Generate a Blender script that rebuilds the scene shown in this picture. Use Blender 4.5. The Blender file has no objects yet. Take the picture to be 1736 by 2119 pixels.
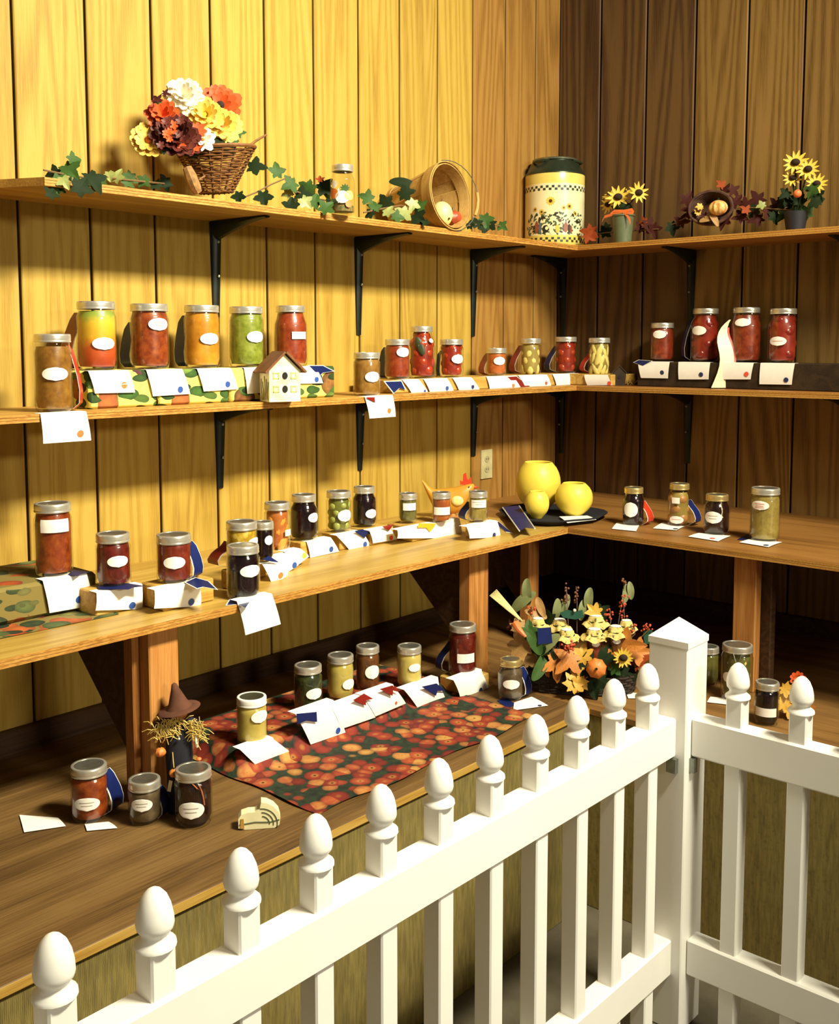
import bpy, bmesh, math, random
from mathutils import Vector, Matrix
random.seed(7)
S = bpy.context.scene
PI = math.pi
HC = 1.65                                   # eye height above the floor
# ---------------------------------------------------------------- camera
F, CX, CY, TH, AZ = 2170.0, 866.0, 905.0, 0.0881, 0.726
CAM = Vector((-3.7435, -2.5368, HC))
FW = Vector((math.cos(AZ) * math.cos(TH), math.sin(AZ) * math.cos(TH), -math.sin(TH)))
RT = Vector((math.sin(AZ), -math.cos(AZ), 0))
DN = FW.cross(RT)
cd = bpy.data.cameras.new('camera'); cam = bpy.data.objects.new('camera', cd)
S.collection.objects.link(cam); S.camera = cam
cam.matrix_world = Matrix((( RT.x, -DN.x, -FW.x, CAM.x), (RT.y, -DN.y, -FW.y, CAM.y), (RT.z, -DN.z, -FW.z, CAM.z), (0, 0, 0, 1)))
cd.sensor_fit = 'VERTICAL'; cd.sensor_height = 36; cd.lens = F / 2119 * 36
cd.shift_x = (868 - CX) / 2119; cd.shift_y = -(1059.5 - CY) / 2119
cd.clip_start = 0.05
# ---------------------------------------------------------------- light
W = bpy.data.worlds.new('hall'); S.world = W; W.use_nodes = True
W.node_tree.nodes['Background'].inputs[0].default_value = (1.0, 0.84, 0.62, 1)
W.node_tree.nodes['Background'].inputs[1].default_value = 0.085
def area(name, loc, to, sx, sy, power, col):
    l = bpy.data.lights.new(name, 'AREA'); l.shape = 'RECTANGLE'; l.size = sx; l.size_y = sy; l.energy = power; l.color = col
    o = bpy.data.objects.new(name, l); S.collection.objects.link(o); o.location = loc
    o.rotation_euler = (Vector(to) - Vector(loc)).to_track_quat('-Z', 'Y').to_euler()
    return o
area('hall_lamp_near', (-1.7, -3.2, 3.85), (-2.0, -0.3, 1.6), 1.1, 0.35, 128, (1.0, 0.93, 0.70)).data.spread = math.radians(105)
area('hall_lamp_far', (-2.4, -9.0, 3.2), (-1.5, 0, 1.2), 1.4, 0.5, 180, (1.0, 0.91, 0.68))
vs = S.view_settings
vs.view_transform = 'Standard'; vs.look = 'None'; vs.exposure = 0.12; vs.gamma = 1.0; vs.use_curve_mapping = False

# ---------------------------------------------------------------- helpers
def ray(x, y): return FW * F + RT * (x - CX) + DN * (y - CY)
def at(x, y, ax, val):
    v = ray(x, y); return CAM + v * ((val - CAM[ax]) / v[ax])
def at_d(x, y, depth): return CAM + ray(x, y) * (depth / F)
def depth(p): return (Vector(p) - CAM).dot(FW)
AX = {'x': 0, 'y': 1, 'z': 2}
def lin(h):
    if isinstance(h, tuple): return (*h[:3], 1)
    h = h.lstrip('#'); c = [int(h[i:i + 2], 16) / 255 for i in (0, 2, 4)]
    return (*[(x / 12.92 if x <= .04045 else ((x + .055) / 1.055) ** 2.4) for x in c], 1)

class MB:
    def __init__(s): s.v = []; s.f = []
    def add(s, vs_, fs):
        n = len(s.v); s.v += [Vector(v) for v in vs_]; s.f += [tuple(i + n for i in f) for f in fs]; return s
    def box(s, x0, x1, y0, y1, z0, z1):
        return s.add([(x0, y0, z0), (x1, y0, z0), (x1, y1, z0), (x0, y1, z0), (x0, y0, z1), (x1, y0, z1), (x1, y1, z1), (x0, y1, z1)],
                     [(3, 2, 1, 0), (4, 5, 6, 7), (0, 1, 5, 4), (1, 2, 6, 5), (2, 3, 7, 6), (3, 0, 4, 7)])
    def ext(s, pts, off):
        pts = [Vector(p) for p in pts]; off = Vector(off); n = len(pts)
        return s.add(pts + [p + off for p in pts], [tuple(range(n)), tuple(range(2 * n - 1, n - 1, -1))] + [(i, i + n, (i + 1) % n + n, (i + 1) % n) for i in range(n)])
    def lathe(s, prof, n=24, c=(0, 0, 0), wob=None, M=None):
        c = Vector(c); vs_ = []; fs = []; idx = []
        for k, (r, z) in enumerate(prof):
            if r < 1e-6:
                idx.append([len(vs_)] * n); vs_.append(Vector((0, 0, z)))
            else:
                row = []
                for i in range(n):
                    a = 2 * PI * i / n; rr = r; zz = z
                    if wob: rr, zz = wob(k, a, r, z)
                    row.append(len(vs_)); vs_.append(Vector((rr * math.cos(a), rr * math.sin(a), zz)))
                idx.append(row)
        for k in range(len(prof) - 1):
            A, B = idx[k], idx[k + 1]
            for i in range(n):
                j = (i + 1) % n; q = [A[i], A[j], B[j], B[i]]; u = []
                for t in q:
                    if t not in u: u.append(t)
                if len(u) > 2: fs.append(tuple(u))
        if M: vs_ = [M @ v for v in vs_]
        return s.add([v + c for v in vs_], fs)
    def tube(s, path, r, n=6, closed=False):
        path = [Vector(p) for p in path]; m = len(path); rr = r if isinstance(r, (list, tuple)) else [r] * m
        vs_ = []; up = None
        for i, p in enumerate(path):
            a = path[(i - 1) % m] if (closed or i > 0) else p; b = path[(i + 1) % m] if (closed or i < m - 1) else p
            t = (b - a).normalized() if (b - a).length > 1e-9 else Vector((0, 0, 1))
            if up is None: up = Vector((0, 0, 1)) if abs(t.z) < .9 else Vector((1, 0, 0))
            e = t.cross(up); e = e.normalized() if e.length > 1e-6 else t.orthogonal().normalized(); g = e.cross(t); up = g
            for k in range(n):
                a_ = 2 * PI * k / n; vs_.append(p + (e * math.cos(a_) + g * math.sin(a_)) * rr[i])
        fs = []
        for i in range(m if closed else m - 1):
            j = (i + 1) % m
            for k in range(n): l = (k + 1) % n; fs.append((i * n + k, i * n + l, j * n + l, j * n + k))
        if not closed: fs += [tuple(range(n - 1, -1, -1)), tuple(range((m - 1) * n, m * n))]
        return s.add(vs_, fs)
    def ell(s, c, r, nu=12, nv=8, M=None, fn=None):
        prof = [(math.sin(PI * k / nv), -math.cos(PI * k / nv)) for k in range(nv + 1)]; prof[0] = (0, -1); prof[-1] = (0, 1)
        t = MB(); t.lathe(prof, nu); r = Vector(r) if not isinstance(r, (int, float)) else Vector((r, r, r))
        o = []
        for v in t.v:
            if fn: v = fn(v)
            v = Vector((v.x * r.x, v.y * r.y, v.z * r.z))
            if M: v = M @ v
            o.append(v + Vector(c))
        return s.add(o, t.f)
    def sheet(s, g, th=.0006):
        R, C = len(g), len(g[0]); N = []
        for i in range(R):
            for j in range(C):
                a = g[min(i + 1, R - 1)][j] - g[max(i - 1, 0)][j]; b = g[i][min(j + 1, C - 1)] - g[i][max(j - 1, 0)]
                n = a.cross(b); N.append(n.normalized() if n.length > 1e-12 else Vector((0, 0, 1)))
        P = [p for r in g for p in r]; K = R * C
        fs = []
        for i in range(R - 1):
            for j in range(C - 1):
                q = (i * C + j, i * C + j + 1, (i + 1) * C + j + 1, (i + 1) * C + j); fs.append(q); fs.append(tuple(k + K for k in reversed(q)))
        bd = [(0, j) for j in range(C)] + [(i, C - 1) for i in range(1, R)] + [(R - 1, j) for j in range(C - 2, -1, -1)] + [(i, 0) for i in range(R - 2, 0, -1)]
        b = [i * C + j for i, j in bd]
        for a_, c_ in zip(b, b[1:] + b[:1]): fs.append((c_, a_, a_ + K, c_ + K))
        return s.add(P + [p - n * th for p, n in zip(P, N)], fs)
    def mesh(s, name, mat=None, origin=None, smooth=True, ang=40):
        o = Vector(origin) if origin is not None else Vector()
        me = bpy.data.meshes.new(name); me.from_pydata([v - o for v in s.v], [], s.f)
        b = bmesh.new(); b.from_mesh(me); bmesh.ops.recalc_face_normals(b, faces=b.faces); b.to_mesh(me); b.free()
        if smooth:
            for p in me.polygons: p.use_smooth = True
            me.set_sharp_from_angle(angle=math.radians(ang))
        if mat: me.materials.append(mat)
        return me
    def build(s, name, mat, parent=None, origin=None, smooth=True, ang=40, loc=None):
        if not s.v: return None
        me = s.mesh(name, mat, origin, smooth, ang)
        return inst(name, me, parent, loc if loc is not None else origin)
    def center(s):
        lo = [min(v[i] for v in s.v) for i in range(3)]; hi = [max(v[i] for v in s.v) for i in range(3)]
        return Vector(((lo[0] + hi[0]) / 2, (lo[1] + hi[1]) / 2, lo[2]))
def inst(name, me, parent=None, loc=None, M=None):
    o = bpy.data.objects.new(name, me); S.collection.objects.link(o)
    if parent: o.parent = parent
    if M is not None: o.matrix_local = M
    elif loc is not None: o.location = loc
    return o
def tag(o, label, cat, group=None, kind=None):
    o['label'] = label; o['category'] = cat
    if group: o['group'] = group
    if kind: o['kind'] = kind
    return o
def thing(name, label, cat, loc=(0, 0, 0), group=None, rz=0):
    o = bpy.data.objects.new(name, None); S.collection.objects.link(o); o.empty_display_size = .02
    o.location = loc; o.rotation_euler = (0, 0, rz); return tag(o, label, cat, group)
def single(mb, name, mat, label, cat, group=None, smooth=True, kind=None):      # a thing that is one mesh
    return tag(mb.build(name, mat, None, mb.center(), smooth), label, cat, group, kind)
def bevbox(mb_args, bev=.002):
    m = MB().box(*mb_args); me = bpy.data.meshes.new('t'); me.from_pydata(m.v, [], m.f); b = bmesh.new(); b.from_mesh(me)
    bmesh.ops.bevel(b, geom=b.edges[:], offset=bev, segments=1, affect='EDGES'); b.to_mesh(me); b.free()
    r = MB(); r.v = [v.co.copy() for v in me.vertices]; r.f = [tuple(p.vertices) for p in me.polygons]; bpy.data.meshes.remove(me); return r

# ---------------------------------------------------------------- materials
MATS = {}
def newmat(name):
    m = bpy.data.materials.new(name); m.use_nodes = True; nt = m.node_tree; MATS[name] = m
    return m, nt, nt.nodes['Principled BSDF']
def nd(nt, t, **k):
    n = nt.nodes.new(t)
    for a, b in k.items():
        if hasattr(n, a): setattr(n, a, b)
    return n
def ramp(nt, fac, stops):
    r = nd(nt, 'ShaderNodeValToRGB'); el = r.color_ramp.elements
    while len(el) < len(stops): el.new(.5)
    for e, (p, c) in zip(el, stops): e.position = p; e.color = lin(c)
    nt.links.new(fac, r.inputs[0]); return r.outputs[0]
def mixc(nt, fac, a, b, mode='MIX'):
    n = nd(nt, 'ShaderNodeMix', data_type='RGBA', blend_type=mode)
    for i, x in ((0, fac), (6, a), (7, b)):
        if isinstance(x, (int, float, tuple, str)): n.inputs[i].default_value = x if isinstance(x, (int, float)) else lin(x)
        else: nt.links.new(x, n.inputs[i])
    return n.outputs[2]
def math_(nt, op, a, b=None):
    n = nd(nt, 'ShaderNodeMath', operation=op)
    for i, x in ((0, a), (1, b)):
        if x is None: continue
        if isinstance(x, (int, float)): n.inputs[i].default_value = x
        else: nt.links.new(x, n.inputs[i])
    return n.outputs[0]
def coords(nt, scale=(1, 1, 1), rnd=False):
    tc = nd(nt, 'ShaderNodeTexCoord'); mp = nd(nt, 'ShaderNodeMapping'); mp.inputs['Scale'].default_value = scale
    nt.links.new(tc.outputs['Object'], mp.inputs[0])
    if rnd:
        oi = nd(nt, 'ShaderNodeObjectInfo'); cm = nd(nt, 'ShaderNodeCombineXYZ')
        for i, k in enumerate((37., 91., 13.)): nt.links.new(math_(nt, 'MULTIPLY', oi.outputs['Random'], k), cm.inputs[i])
        nt.links.new(cm.outputs[0], mp.inputs['Location'])
    return mp.outputs[0]
def noise(nt, vec, scale, detail=3, rough=.55, dist=0):
    n = nd(nt, 'ShaderNodeTexNoise'); n.inputs['Scale'].default_value = scale; n.inputs['Detail'].default_value = detail
    n.inputs['Roughness'].default_value = rough; n.inputs['Distortion'].default_value = dist; nt.links.new(vec, n.inputs['Vector']); return n.outputs[0]
def bump(nt, bs, h, st=.2, d=.002):
    b = nd(nt, 'ShaderNodeBump'); b.inputs['Strength'].default_value = st; b.inputs['Distance'].default_value = d
    nt.links.new(h, b.inputs['Height']); nt.links.new(b.outputs[0], bs.inputs['Normal'])
def plain(name, col, rough=.5, metal=0, var=.12, scale=40, spec=.5):
    if name in MATS: return MATS[name]
    m, nt, b = newmat(name); c = lin(col)
    n = noise(nt, coords(nt, rnd=True), scale); d = tuple(max(0, x * (1 - var)) for x in c[:3]); e = tuple(min(1, x * (1 + var)) for x in c[:3])
    nt.links.new(ramp(nt, n, [(.3, d), (.7, e)]), b.inputs['Base Color'])
    b.inputs['Roughness'].default_value = rough; b.inputs['Metallic'].default_value = metal; b.inputs['Specular IOR Level'].default_value = spec
    return m
def wood(name, dark, mid, light, grain=(14, 14, .9), rings=9, rough=.55, fine=220, axis='z', tone=.12, fig=.2):
    m, nt, b = newmat(name)
    g = {'z': grain, 'x': (grain[2], grain[0], grain[1]), 'y': (grain[0], grain[2], grain[1])}[axis]
    v = coords(nt, g, True)
    base = noise(nt, v, .5, 2, .5, .3)                               # slow field whose contours are the cathedral figure
    ln = math_(nt, 'SINE', math_(nt, 'MULTIPLY', base, rings * 6.28))
    ln = math_(nt, 'ADD', math_(nt, 'MULTIPLY', ln, .5), .5)
    f = {'z': (fine, fine, fine * .03), 'x': (fine * .03, fine, fine), 'y': (fine, fine * .03, fine)}[axis]
    fn = noise(nt, coords(nt, f, True), 1, 2)
    bl = noise(nt, coords(nt, (3, 3, 1.2), True), 1, 3)
    k = math_(nt, 'ADD', math_(nt, 'MULTIPLY', ln, fig), math_(nt, 'ADD', math_(nt, 'MULTIPLY', fn, .62), math_(nt, 'MULTIPLY', bl, .48 - fig * .4)))
    dk = lambda h: tuple(x * .76 for x in lin(h)[:3])
    c = ramp(nt, k, [(.3, dk(dark)), (.56, dk(mid)), (.8, dk(light))])
    oi = nd(nt, 'ShaderNodeObjectInfo'); t = math_(nt, 'ADD', math_(nt, 'MULTIPLY', oi.outputs['Random'], tone), 1 - tone / 2)
    cm = nd(nt, 'ShaderNodeCombineXYZ'); [nt.links.new(t, cm.inputs[i]) for i in range(3)]
    nt.links.new(mixc(nt, 1.0, c, cm.outputs[0], 'MULTIPLY'), b.inputs['Base Color'])
    b.inputs['Roughness'].default_value = rough; b.inputs['Specular IOR Level'].default_value = .3
    bump(nt, b, k, .15, .001); return m
def blotch(name, stops, scale=30, rough=.45, detail=3, vor=False, dist=0):
    m, nt, b = newmat(name); v = coords(nt, rnd=True)
    if vor:
        n = nd(nt, 'ShaderNodeTexVoronoi'); n.inputs['Scale'].default_value = scale; nt.links.new(v, n.inputs['Vector'])
        bw = nd(nt, 'ShaderNodeRGBToBW'); nt.links.new(n.outputs['Color'], bw.inputs[0]); f = math_(nt, 'SUBTRACT', math_(nt, 'MULTIPLY', bw.outputs[0], 1.0), math_(nt, 'MULTIPLY', n.outputs['Distance'], .4))
    else: f = noise(nt, v, scale, detail, .6, dist)
    nt.links.new(ramp(nt, f, stops), b.inputs['Base Color']); b.inputs['Roughness'].default_value = rough; return m

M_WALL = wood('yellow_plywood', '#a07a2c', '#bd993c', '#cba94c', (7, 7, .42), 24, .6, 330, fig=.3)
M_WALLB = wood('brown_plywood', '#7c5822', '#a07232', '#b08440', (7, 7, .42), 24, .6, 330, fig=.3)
M_WALLR_SHADE = wood('shaded_plywood', '#40291a', '#5f4224', '#745630', (6, 6, .36), 26, .6, 330, fig=.36)  # shade near the corner of the right wall, put into the wood colour
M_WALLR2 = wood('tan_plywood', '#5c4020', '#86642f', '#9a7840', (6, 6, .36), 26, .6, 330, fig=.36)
M_BACK = plain('groove_shadow_board', '#2a1a0c', .9)
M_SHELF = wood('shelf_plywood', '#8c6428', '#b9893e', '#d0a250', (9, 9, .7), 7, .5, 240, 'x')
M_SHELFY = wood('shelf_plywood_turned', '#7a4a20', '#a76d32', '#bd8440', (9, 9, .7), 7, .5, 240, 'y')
M_EDGE = wood('plywood_edge', '#7c4c1c', '#bf8436', '#d9a552', (2, 260, 60), 4, .6, 300, 'x')
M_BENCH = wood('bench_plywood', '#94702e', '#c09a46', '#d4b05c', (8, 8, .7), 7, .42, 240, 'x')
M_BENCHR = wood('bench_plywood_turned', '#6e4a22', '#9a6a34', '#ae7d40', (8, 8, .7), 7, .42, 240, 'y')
M_POST = wood('pine_lumber', '#8f5322', '#c17f3d', '#d89b55', (26, 26, 1.3), 6, .55, 300)
M_PLAT = wood('platform_planks', '#4a341c', '#73552e', '#8d6c3e', (9, 9, .7), 7, .55, 240, 'x')
M_BASE = wood('baseboard_wood', '#2e1d10', '#49301b', '#5a3f25', (30, 30, 1), 6, .6, 260, 'x')
M_BLOCK = wood('block_pine', '#a9772c', '#d2a44a', '#e0b863', (30, 30, 1.5), 6, .6, 300, 'x')
M_BRACK = plain('green_black_steel', '#1d2420', .42, .5, .2)
M_CARD = plain('card_paper', '#f3f0e8', .75, 0, .03)
M_LABEL = plain('label_paper', '#eeeae0', .6, 0, .04)
M_INK = plain('label_ink', '#9a8f80', .8); M_REDINK = plain('red_label_ink', '#c8412c', .8)
M_VINYL = plain('white_vinyl', '#f1efe9', .42, 0, .02, 8)
M_SILVER = plain('silver_lid', '#d8d3c4', .3, .72, .08, 60)
M_GOLDL = plain('brass_lid', '#d0b878', .32, .72, .08, 60)
M_WHITELID = plain('white_plastic_lid', '#ecebe2', .45)
M_DISC = plain('lid_disc_metal', '#9a988c', .35, .85, .15, 50)
M_IRON = plain('galvanised_steel', '#8d928a', .4, .85, .2)
NAVY = plain('navy_satin', '#101f56', .42, 0, .2, 15, .4); MAROON = plain('maroon_satin', '#7d1c16', .3, 0, .2, 15, .7)
RED = plain('red_satin', '#b5331c', .3, 0, .2, 15, .7); YELLOW = plain('yellow_satin', '#e2a82a', .35, 0, .15, 15, .6); CREAM = plain('cream_satin', '#e6d7ab', .4, 0, .1, 15)
M_RIBBACK = plain('ribbon_white_backing', '#e9e6dc', .6)
D_BLUE = plain('blue_sticker', '#2c4f9c', .5, 0, .05); D_RED = plain('orange_sticker', '#e8763a', .5, 0, .05); D_SCAR = plain('scarlet_sticker', '#e2503a', .5, 0, .05); D_YEL = plain('yellow_sticker', '#edd23f', .5, 0, .05); D_DARK = plain('navy_sticker', '#1e2f5c', .5, 0, .05)
def glassmat(name, tint, refl=1.0):
    m, nt, b = newmat(name); nt.nodes.remove(b); out = nt.nodes['Material Output']
    t = nd(nt, 'ShaderNodeBsdfTransparent'); t.inputs[0].default_value = lin(tint)
    g = nd(nt, 'ShaderNodeBsdfGlossy'); g.inputs['Roughness'].default_value = .04
    lw = nd(nt, 'ShaderNodeLayerWeight'); lw.inputs[0].default_value = .5
    sch = math_(nt, 'ADD', .05, math_(nt, 'MULTIPLY', math_(nt, 'POWER', lw.outputs['Facing'], 4.0), .8))
    mx = nd(nt, 'ShaderNodeMixShader'); nt.links.new(math_(nt, 'MULTIPLY', sch, refl), mx.inputs[0])
    nt.links.new(t.outputs[0], mx.inputs[1]); nt.links.new(g.outputs[0], mx.inputs[2]); nt.links.new(mx.outputs[0], out.inputs[0]); return m
M_GLASS = glassmat('jar_glass', (.97, .98, .95), 1.0)

# content colours
def cont(name, *stops, scale=55, vor=False, rough=.35):
    n = len(stops); return blotch(name, [(.25 + .5 * i / max(1, n - 1), tuple(v * .84 for v in lin(c)[:3])) for i, c in enumerate(stops)], scale, rough, 4, vor)
CT = dict(
    amber=cont('apple_butter', '#6b4214', '#8f6022', '#a2762e'), salsa=cont('salsa', '#5a1e0a', '#8f3c16', '#aa581f'), dsalsa=cont('dark_salsa', '#561a0c', '#883017', '#a34622'),
    peach=cont('peach_puree', '#b26a14', '#d08a22', '#dc9c34', scale=30), green=cont('green_relish', '#5c6a1c', '#8a9432', '#a5ab48'), red=cont('tomato_sauce', '#6e240c', '#96391a', '#a84e24'),
    tan=cont('pear_butter', '#7d5420', '#9c6f2e', '#ad8240'), orange=cont('carrot_jam', '#a14a1c', '#c2642c', '#cf7a3a'), purple=cont('grape_jelly', '#0d0509', '#1a0a10', '#240e14', rough=.2),
    dred=cont('cherry_jam', '#3d0d08', '#661a10', '#7f2a18'), brine=cont('olive_brine', '#4d4f1e', '#6b6c2c', '#7d7c38', scale=20), syrup=cont('peach_syrup', '#8a4018', '#b2602a', '#c8803c', scale=20),
    pale=cont('pale_brine', '#8a7430', '#a48c44', '#b39c56', scale=20), tomliq=cont('tomato_liquid', '#6d170c', '#952a18', '#a83a22', scale=20), olive=cont('herb_jelly', '#4d4a20', '#6a6630', '#7b763c'),
    khaki=cont('apple_sauce', '#7d6a30', '#9c8742', '#ac9850'), black=cont('dark_jam', '#120808', '#2a1410', '#3a1c16', rough=.25), yellow=cont('lemon_curd', '#b09a44', '#cdb75e', '#d8c674', scale=18),
    dgreen=cont('pickle_relish', '#1c2210', '#323a1c', '#454c28'), brown=cont('mincemeat', '#4a2812', '#6e421e', '#85572c'), corn=cont('corn_relish', '#b08a1c', '#d4ae36', '#e2c258', scale=90, vor=True), grey=cont('spice_mix', '#45382a', '#61503a', '#75634a'), red2=cont('red_pepper_jelly', '#541409', '#7d2714', '#8f3a20'))
def layered():
    m, nt, b = newmat('layered_salad'); tc = nd(nt, 'ShaderNodeTexCoord'); sp = nd(nt, 'ShaderNodeSeparateXYZ'); nt.links.new(tc.outputs['Object'], sp.inputs[0])
    n = noise(nt, coords(nt), 45, 3); z = math_(nt, 'ADD', sp.outputs[2], math_(nt, 'MULTIPLY', math_(nt, 'SUBTRACT', n, .5), .03))
    nt.links.new(ramp(nt, math_(nt, 'DIVIDE', z, .18), [(.05, '#8f2e12'), (.33, '#bb5220'), (.45, '#cf9a24'), (.66, '#d6b032'), (.76, '#8d9a3a'), (.9, '#6f8234')]), b.inputs['Base Color']); b.inputs['Roughness'].default_value = .4; return m
CT['layers'] = layered()
P_OLIVE = plain('green_olive', '#949a48', .35, 0, .15, 50); P_TOM = plain('peeled_tomato', '#a5381a', .3, 0, .2, 40); P_PEACH = plain('peach_slice', '#e09338', .35, 0, .15, 40)
P_PEAR = plain('pear_slice', '#e2d07a', .4, 0, .1, 30); P_EGG = plain('spiced_crabapple', '#b07a42', .4, 0, .15, 40); P_LEAF = plain('basil_leaf', '#2b3a1a', .5, 0, .2); P_DTOM = plain('dark_tomato', '#7d1d12', .3, 0, .2, 40)

# ================================================================= THE ROOM
Z1B, Z1 = 2.012, 2.031                      # upper shelf
Z2B, Z2 = 1.4726, 1.4916                    # middle shelf
ZBB, ZB = 1.017, 1.036                      # bench
ZP = 0.60                                   # platform
CEIL = 3.1
fl = MB().box(-6, .1, -6, .1, -.05, 0)
m, nt, b = newmat('concrete_floor'); n_ = noise(nt, coords(nt), 6, 6); nt.links.new(ramp(nt, n_, [(.3, '#4a4436'), (.7, '#6a6250')]), b.inputs['Base Color']); b.inputs['Roughness'].default_value = .7
tag(fl.build('floor', m, smooth=False), 'grey concrete floor of the hall in front of the fence', 'floor', kind='structure')
wl = tag(MB().box(-5.2, .03, .012, .06, 0, CEIL).build('wall_left', M_BACK, smooth=False), 'long plywood wall with vertical grooves behind the left shelves', 'wall', kind='structure')
wr = tag(MB().box(.012, .06, -4.2, .012, 0, CEIL).build('wall_right', M_BACK, smooth=False), 'dim plywood wall with vertical grooves behind the right shelves', 'wall', kind='structure')
GS, X0, Y0, GR = .2032, .1709, .1964, .2084
xs = [0.0] + [-(X0 + GS * k) for k in range(25)]
for k in range(len(xs) - 1):
    a, c = xs[k + 1] + .004, xs[k] - (.004 if k else 0)
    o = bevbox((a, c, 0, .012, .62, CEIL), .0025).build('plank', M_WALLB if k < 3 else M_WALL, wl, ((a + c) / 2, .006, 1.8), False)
ys = [0.0] + [-(Y0 + GR * k) for k in range(20)]
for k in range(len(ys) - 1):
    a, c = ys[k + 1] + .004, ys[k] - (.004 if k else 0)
    bevbox((0, .012, a, c, .62, CEIL), .0025).build('plank', M_WALLR_SHADE if k < 3 else M_WALLR2, wr, (.006, (a + c) / 2, 1.8), False)  # first planks from the corner carry the painted-in shade
tag(bevbox((-5.2, 0, -.02, .012, .545, .662), .004).build('baseboard_left', M_BASE, None, (-2, 0, .6), False), 'dark board running along the foot of the left wall', 'baseboard', kind='structure')
tag(bevbox((-.02, .012, -4.2, -.02, .545, .662), .004).build('baseboard_right', M_BASE, None, (0, -2, .6), False), 'dark board running along the foot of the right wall', 'baseboard', kind='structure')

# shelves and bench: each board a thing, its front plywood edge a part
def board(name, label, poly, z0, z1, mat, edge, cat='shelf'):
    t = MB().ext([(x, y, z0) for x, y in poly], (0, 0, z1 - z0)); c = t.center(); r = thing(name, label, cat, c)
    t.build('panel', mat, r, c, False).location = (0, 0, 0)
    (x0, y0), (x1, y1) = edge; d = Vector((x1 - x0, y1 - y0, 0)).normalized(); n = Vector((d.y, -d.x, 0))
    for a, h in ((0, .3), (.36, .28), (.70, .3)):
        e = MB(); p = [Vector((x0, y0, z0 + (z1 - z0) * a)), Vector((x1, y1, z0 + (z1 - z0) * a))]; hh = Vector((0, 0, (z1 - z0) * h))
        e.ext([p[0], p[1], p[1] + hh, p[0] + hh], n * .0012); q = e.build('veneer_layer', M_EDGE, r, c, False); q.location = (0, 0, 0)
    return r
board('wall_shelf', 'top plywood shelf board along the left wall holding ivy and the flower basket', [(-2.49, -.283), (-.283, -.283), (0, 0), (-2.62, 0)], Z1B, Z1, M_SHELF, ((-2.49, -.283), (-.283, -.283)))
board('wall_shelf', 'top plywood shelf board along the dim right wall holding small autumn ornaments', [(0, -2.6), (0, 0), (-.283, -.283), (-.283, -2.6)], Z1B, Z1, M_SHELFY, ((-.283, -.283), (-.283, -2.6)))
board('wall_shelf', 'middle plywood shelf board along the left wall crowded with labelled jars', [(-4.2, -.286), (-.283, -.286), (-.283, 0), (-4.2, 0)], Z2B, Z2, M_SHELF, ((-4.2, -.286), (-.283, -.286)))
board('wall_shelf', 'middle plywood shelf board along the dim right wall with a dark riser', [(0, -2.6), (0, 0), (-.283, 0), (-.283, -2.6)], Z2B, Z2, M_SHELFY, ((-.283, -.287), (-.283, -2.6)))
board('display_bench', 'wide plywood bench top along the left wall in front of the lower paneling', [(-4.2, -.595), (-.80, -.595), (-.80, 0), (-4.2, 0)], ZBB, ZB, M_BENCH, ((-4.2, -.595), (-.80, -.595)), 'bench')
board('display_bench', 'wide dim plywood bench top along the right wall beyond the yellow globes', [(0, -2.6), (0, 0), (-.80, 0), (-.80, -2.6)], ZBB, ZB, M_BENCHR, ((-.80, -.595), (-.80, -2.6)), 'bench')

# brackets
def bracket(px, py, z, wall, arm, drop, label):
    # wall 'l' -> sticks out along -y ; 'r' -> along -x
    r = thing('shelf_bracket', label, 'bracket', (px, py, z), 'black steel shelf brackets')
    def T(a, b, c): return Vector((a, -b, c)) if wall == 'l' else Vector((-b, a, c))
    hw, tw = .019, .012
    m = MB(); g = []
    for i in range(9):                                   # wall leg, ribbed and tapering
        t = i / 8; w = hw * (1 - t) + .011 * t; d = .020 * (1 - t) + .006 * t; zz = -.004 - drop * t
        g.append([T(-w, .001, zz), T(-w * .9, d * .6, zz), T(-w * .35, d, zz), T(w * .35, d, zz), T(w * .9, d * .6, zz), T(w, .001, zz)])
    v = [p for q in g for p in q]; f = []
    for i in range(8):
        for j in range(6): f.append((i * 6 + j, i * 6 + (j + 1) % 6, (i + 1) * 6 + (j + 1) % 6, (i + 1) * 6 + j))
    f += [tuple(range(6)), tuple(range(53, 47, -1))]; m.add(v, f).build('wall_leg', M_BRACK, r)
    m = MB(); g = []
    for i in range(9):
        t = i / 8; w = hw * (1 - t) + .010 * t; d = .050 * (1 - t) ** 1.6 + .006; y = .004 + arm * t
        g.append([T(-w, y, -.0015), T(w, y, -.0015), T(w, y, -.0015 - d * .55), T(w * .4, y, -.0015 - d), T(-w * .4, y, -.0015 - d), T(-w, y, -.0015 - d * .55)])
    v = [p for q in g for p in q]; m.add(v, f).build('shelf_arm', M_BRACK, r)
    m = MB(); 
    for zz in (-.06, -.16): m.ell(T(0, .018, zz), .005, 8, 4)
    m.build('screw', M_IRON, r)
for x, nm in ((-1.795, 'below the flower basket'), (-1.195, 'left of the tipped bushel basket'), (-.572, 'left of the milk can')):
    bracket(x, 0, Z1B, 'l', .235, .325, 'black steel bracket under the top left shelf, ' + nm)
for x, nm, dr in ((-1.79, 'behind the left bench jars', .25), (-1.192, 'above the dark jam jars', .25), (-.565, 'above the wooden hen', .25)):
    bracket(x, 0, Z2B, 'l', .235, dr, 'black steel bracket under the middle left shelf, ' + nm)
for y, nm in ((-.03, 'in the corner'), (-.618, 'behind the big tomato jars'), (-1.23, 'nearest the right edge')):
    bracket(0, y, Z1B, 'r', .22, .325, 'black steel bracket under the top right shelf, ' + nm)
    bracket(0, y, Z2B, 'r', .22, .28, 'black steel bracket under the middle right shelf, ' + nm)

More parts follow.
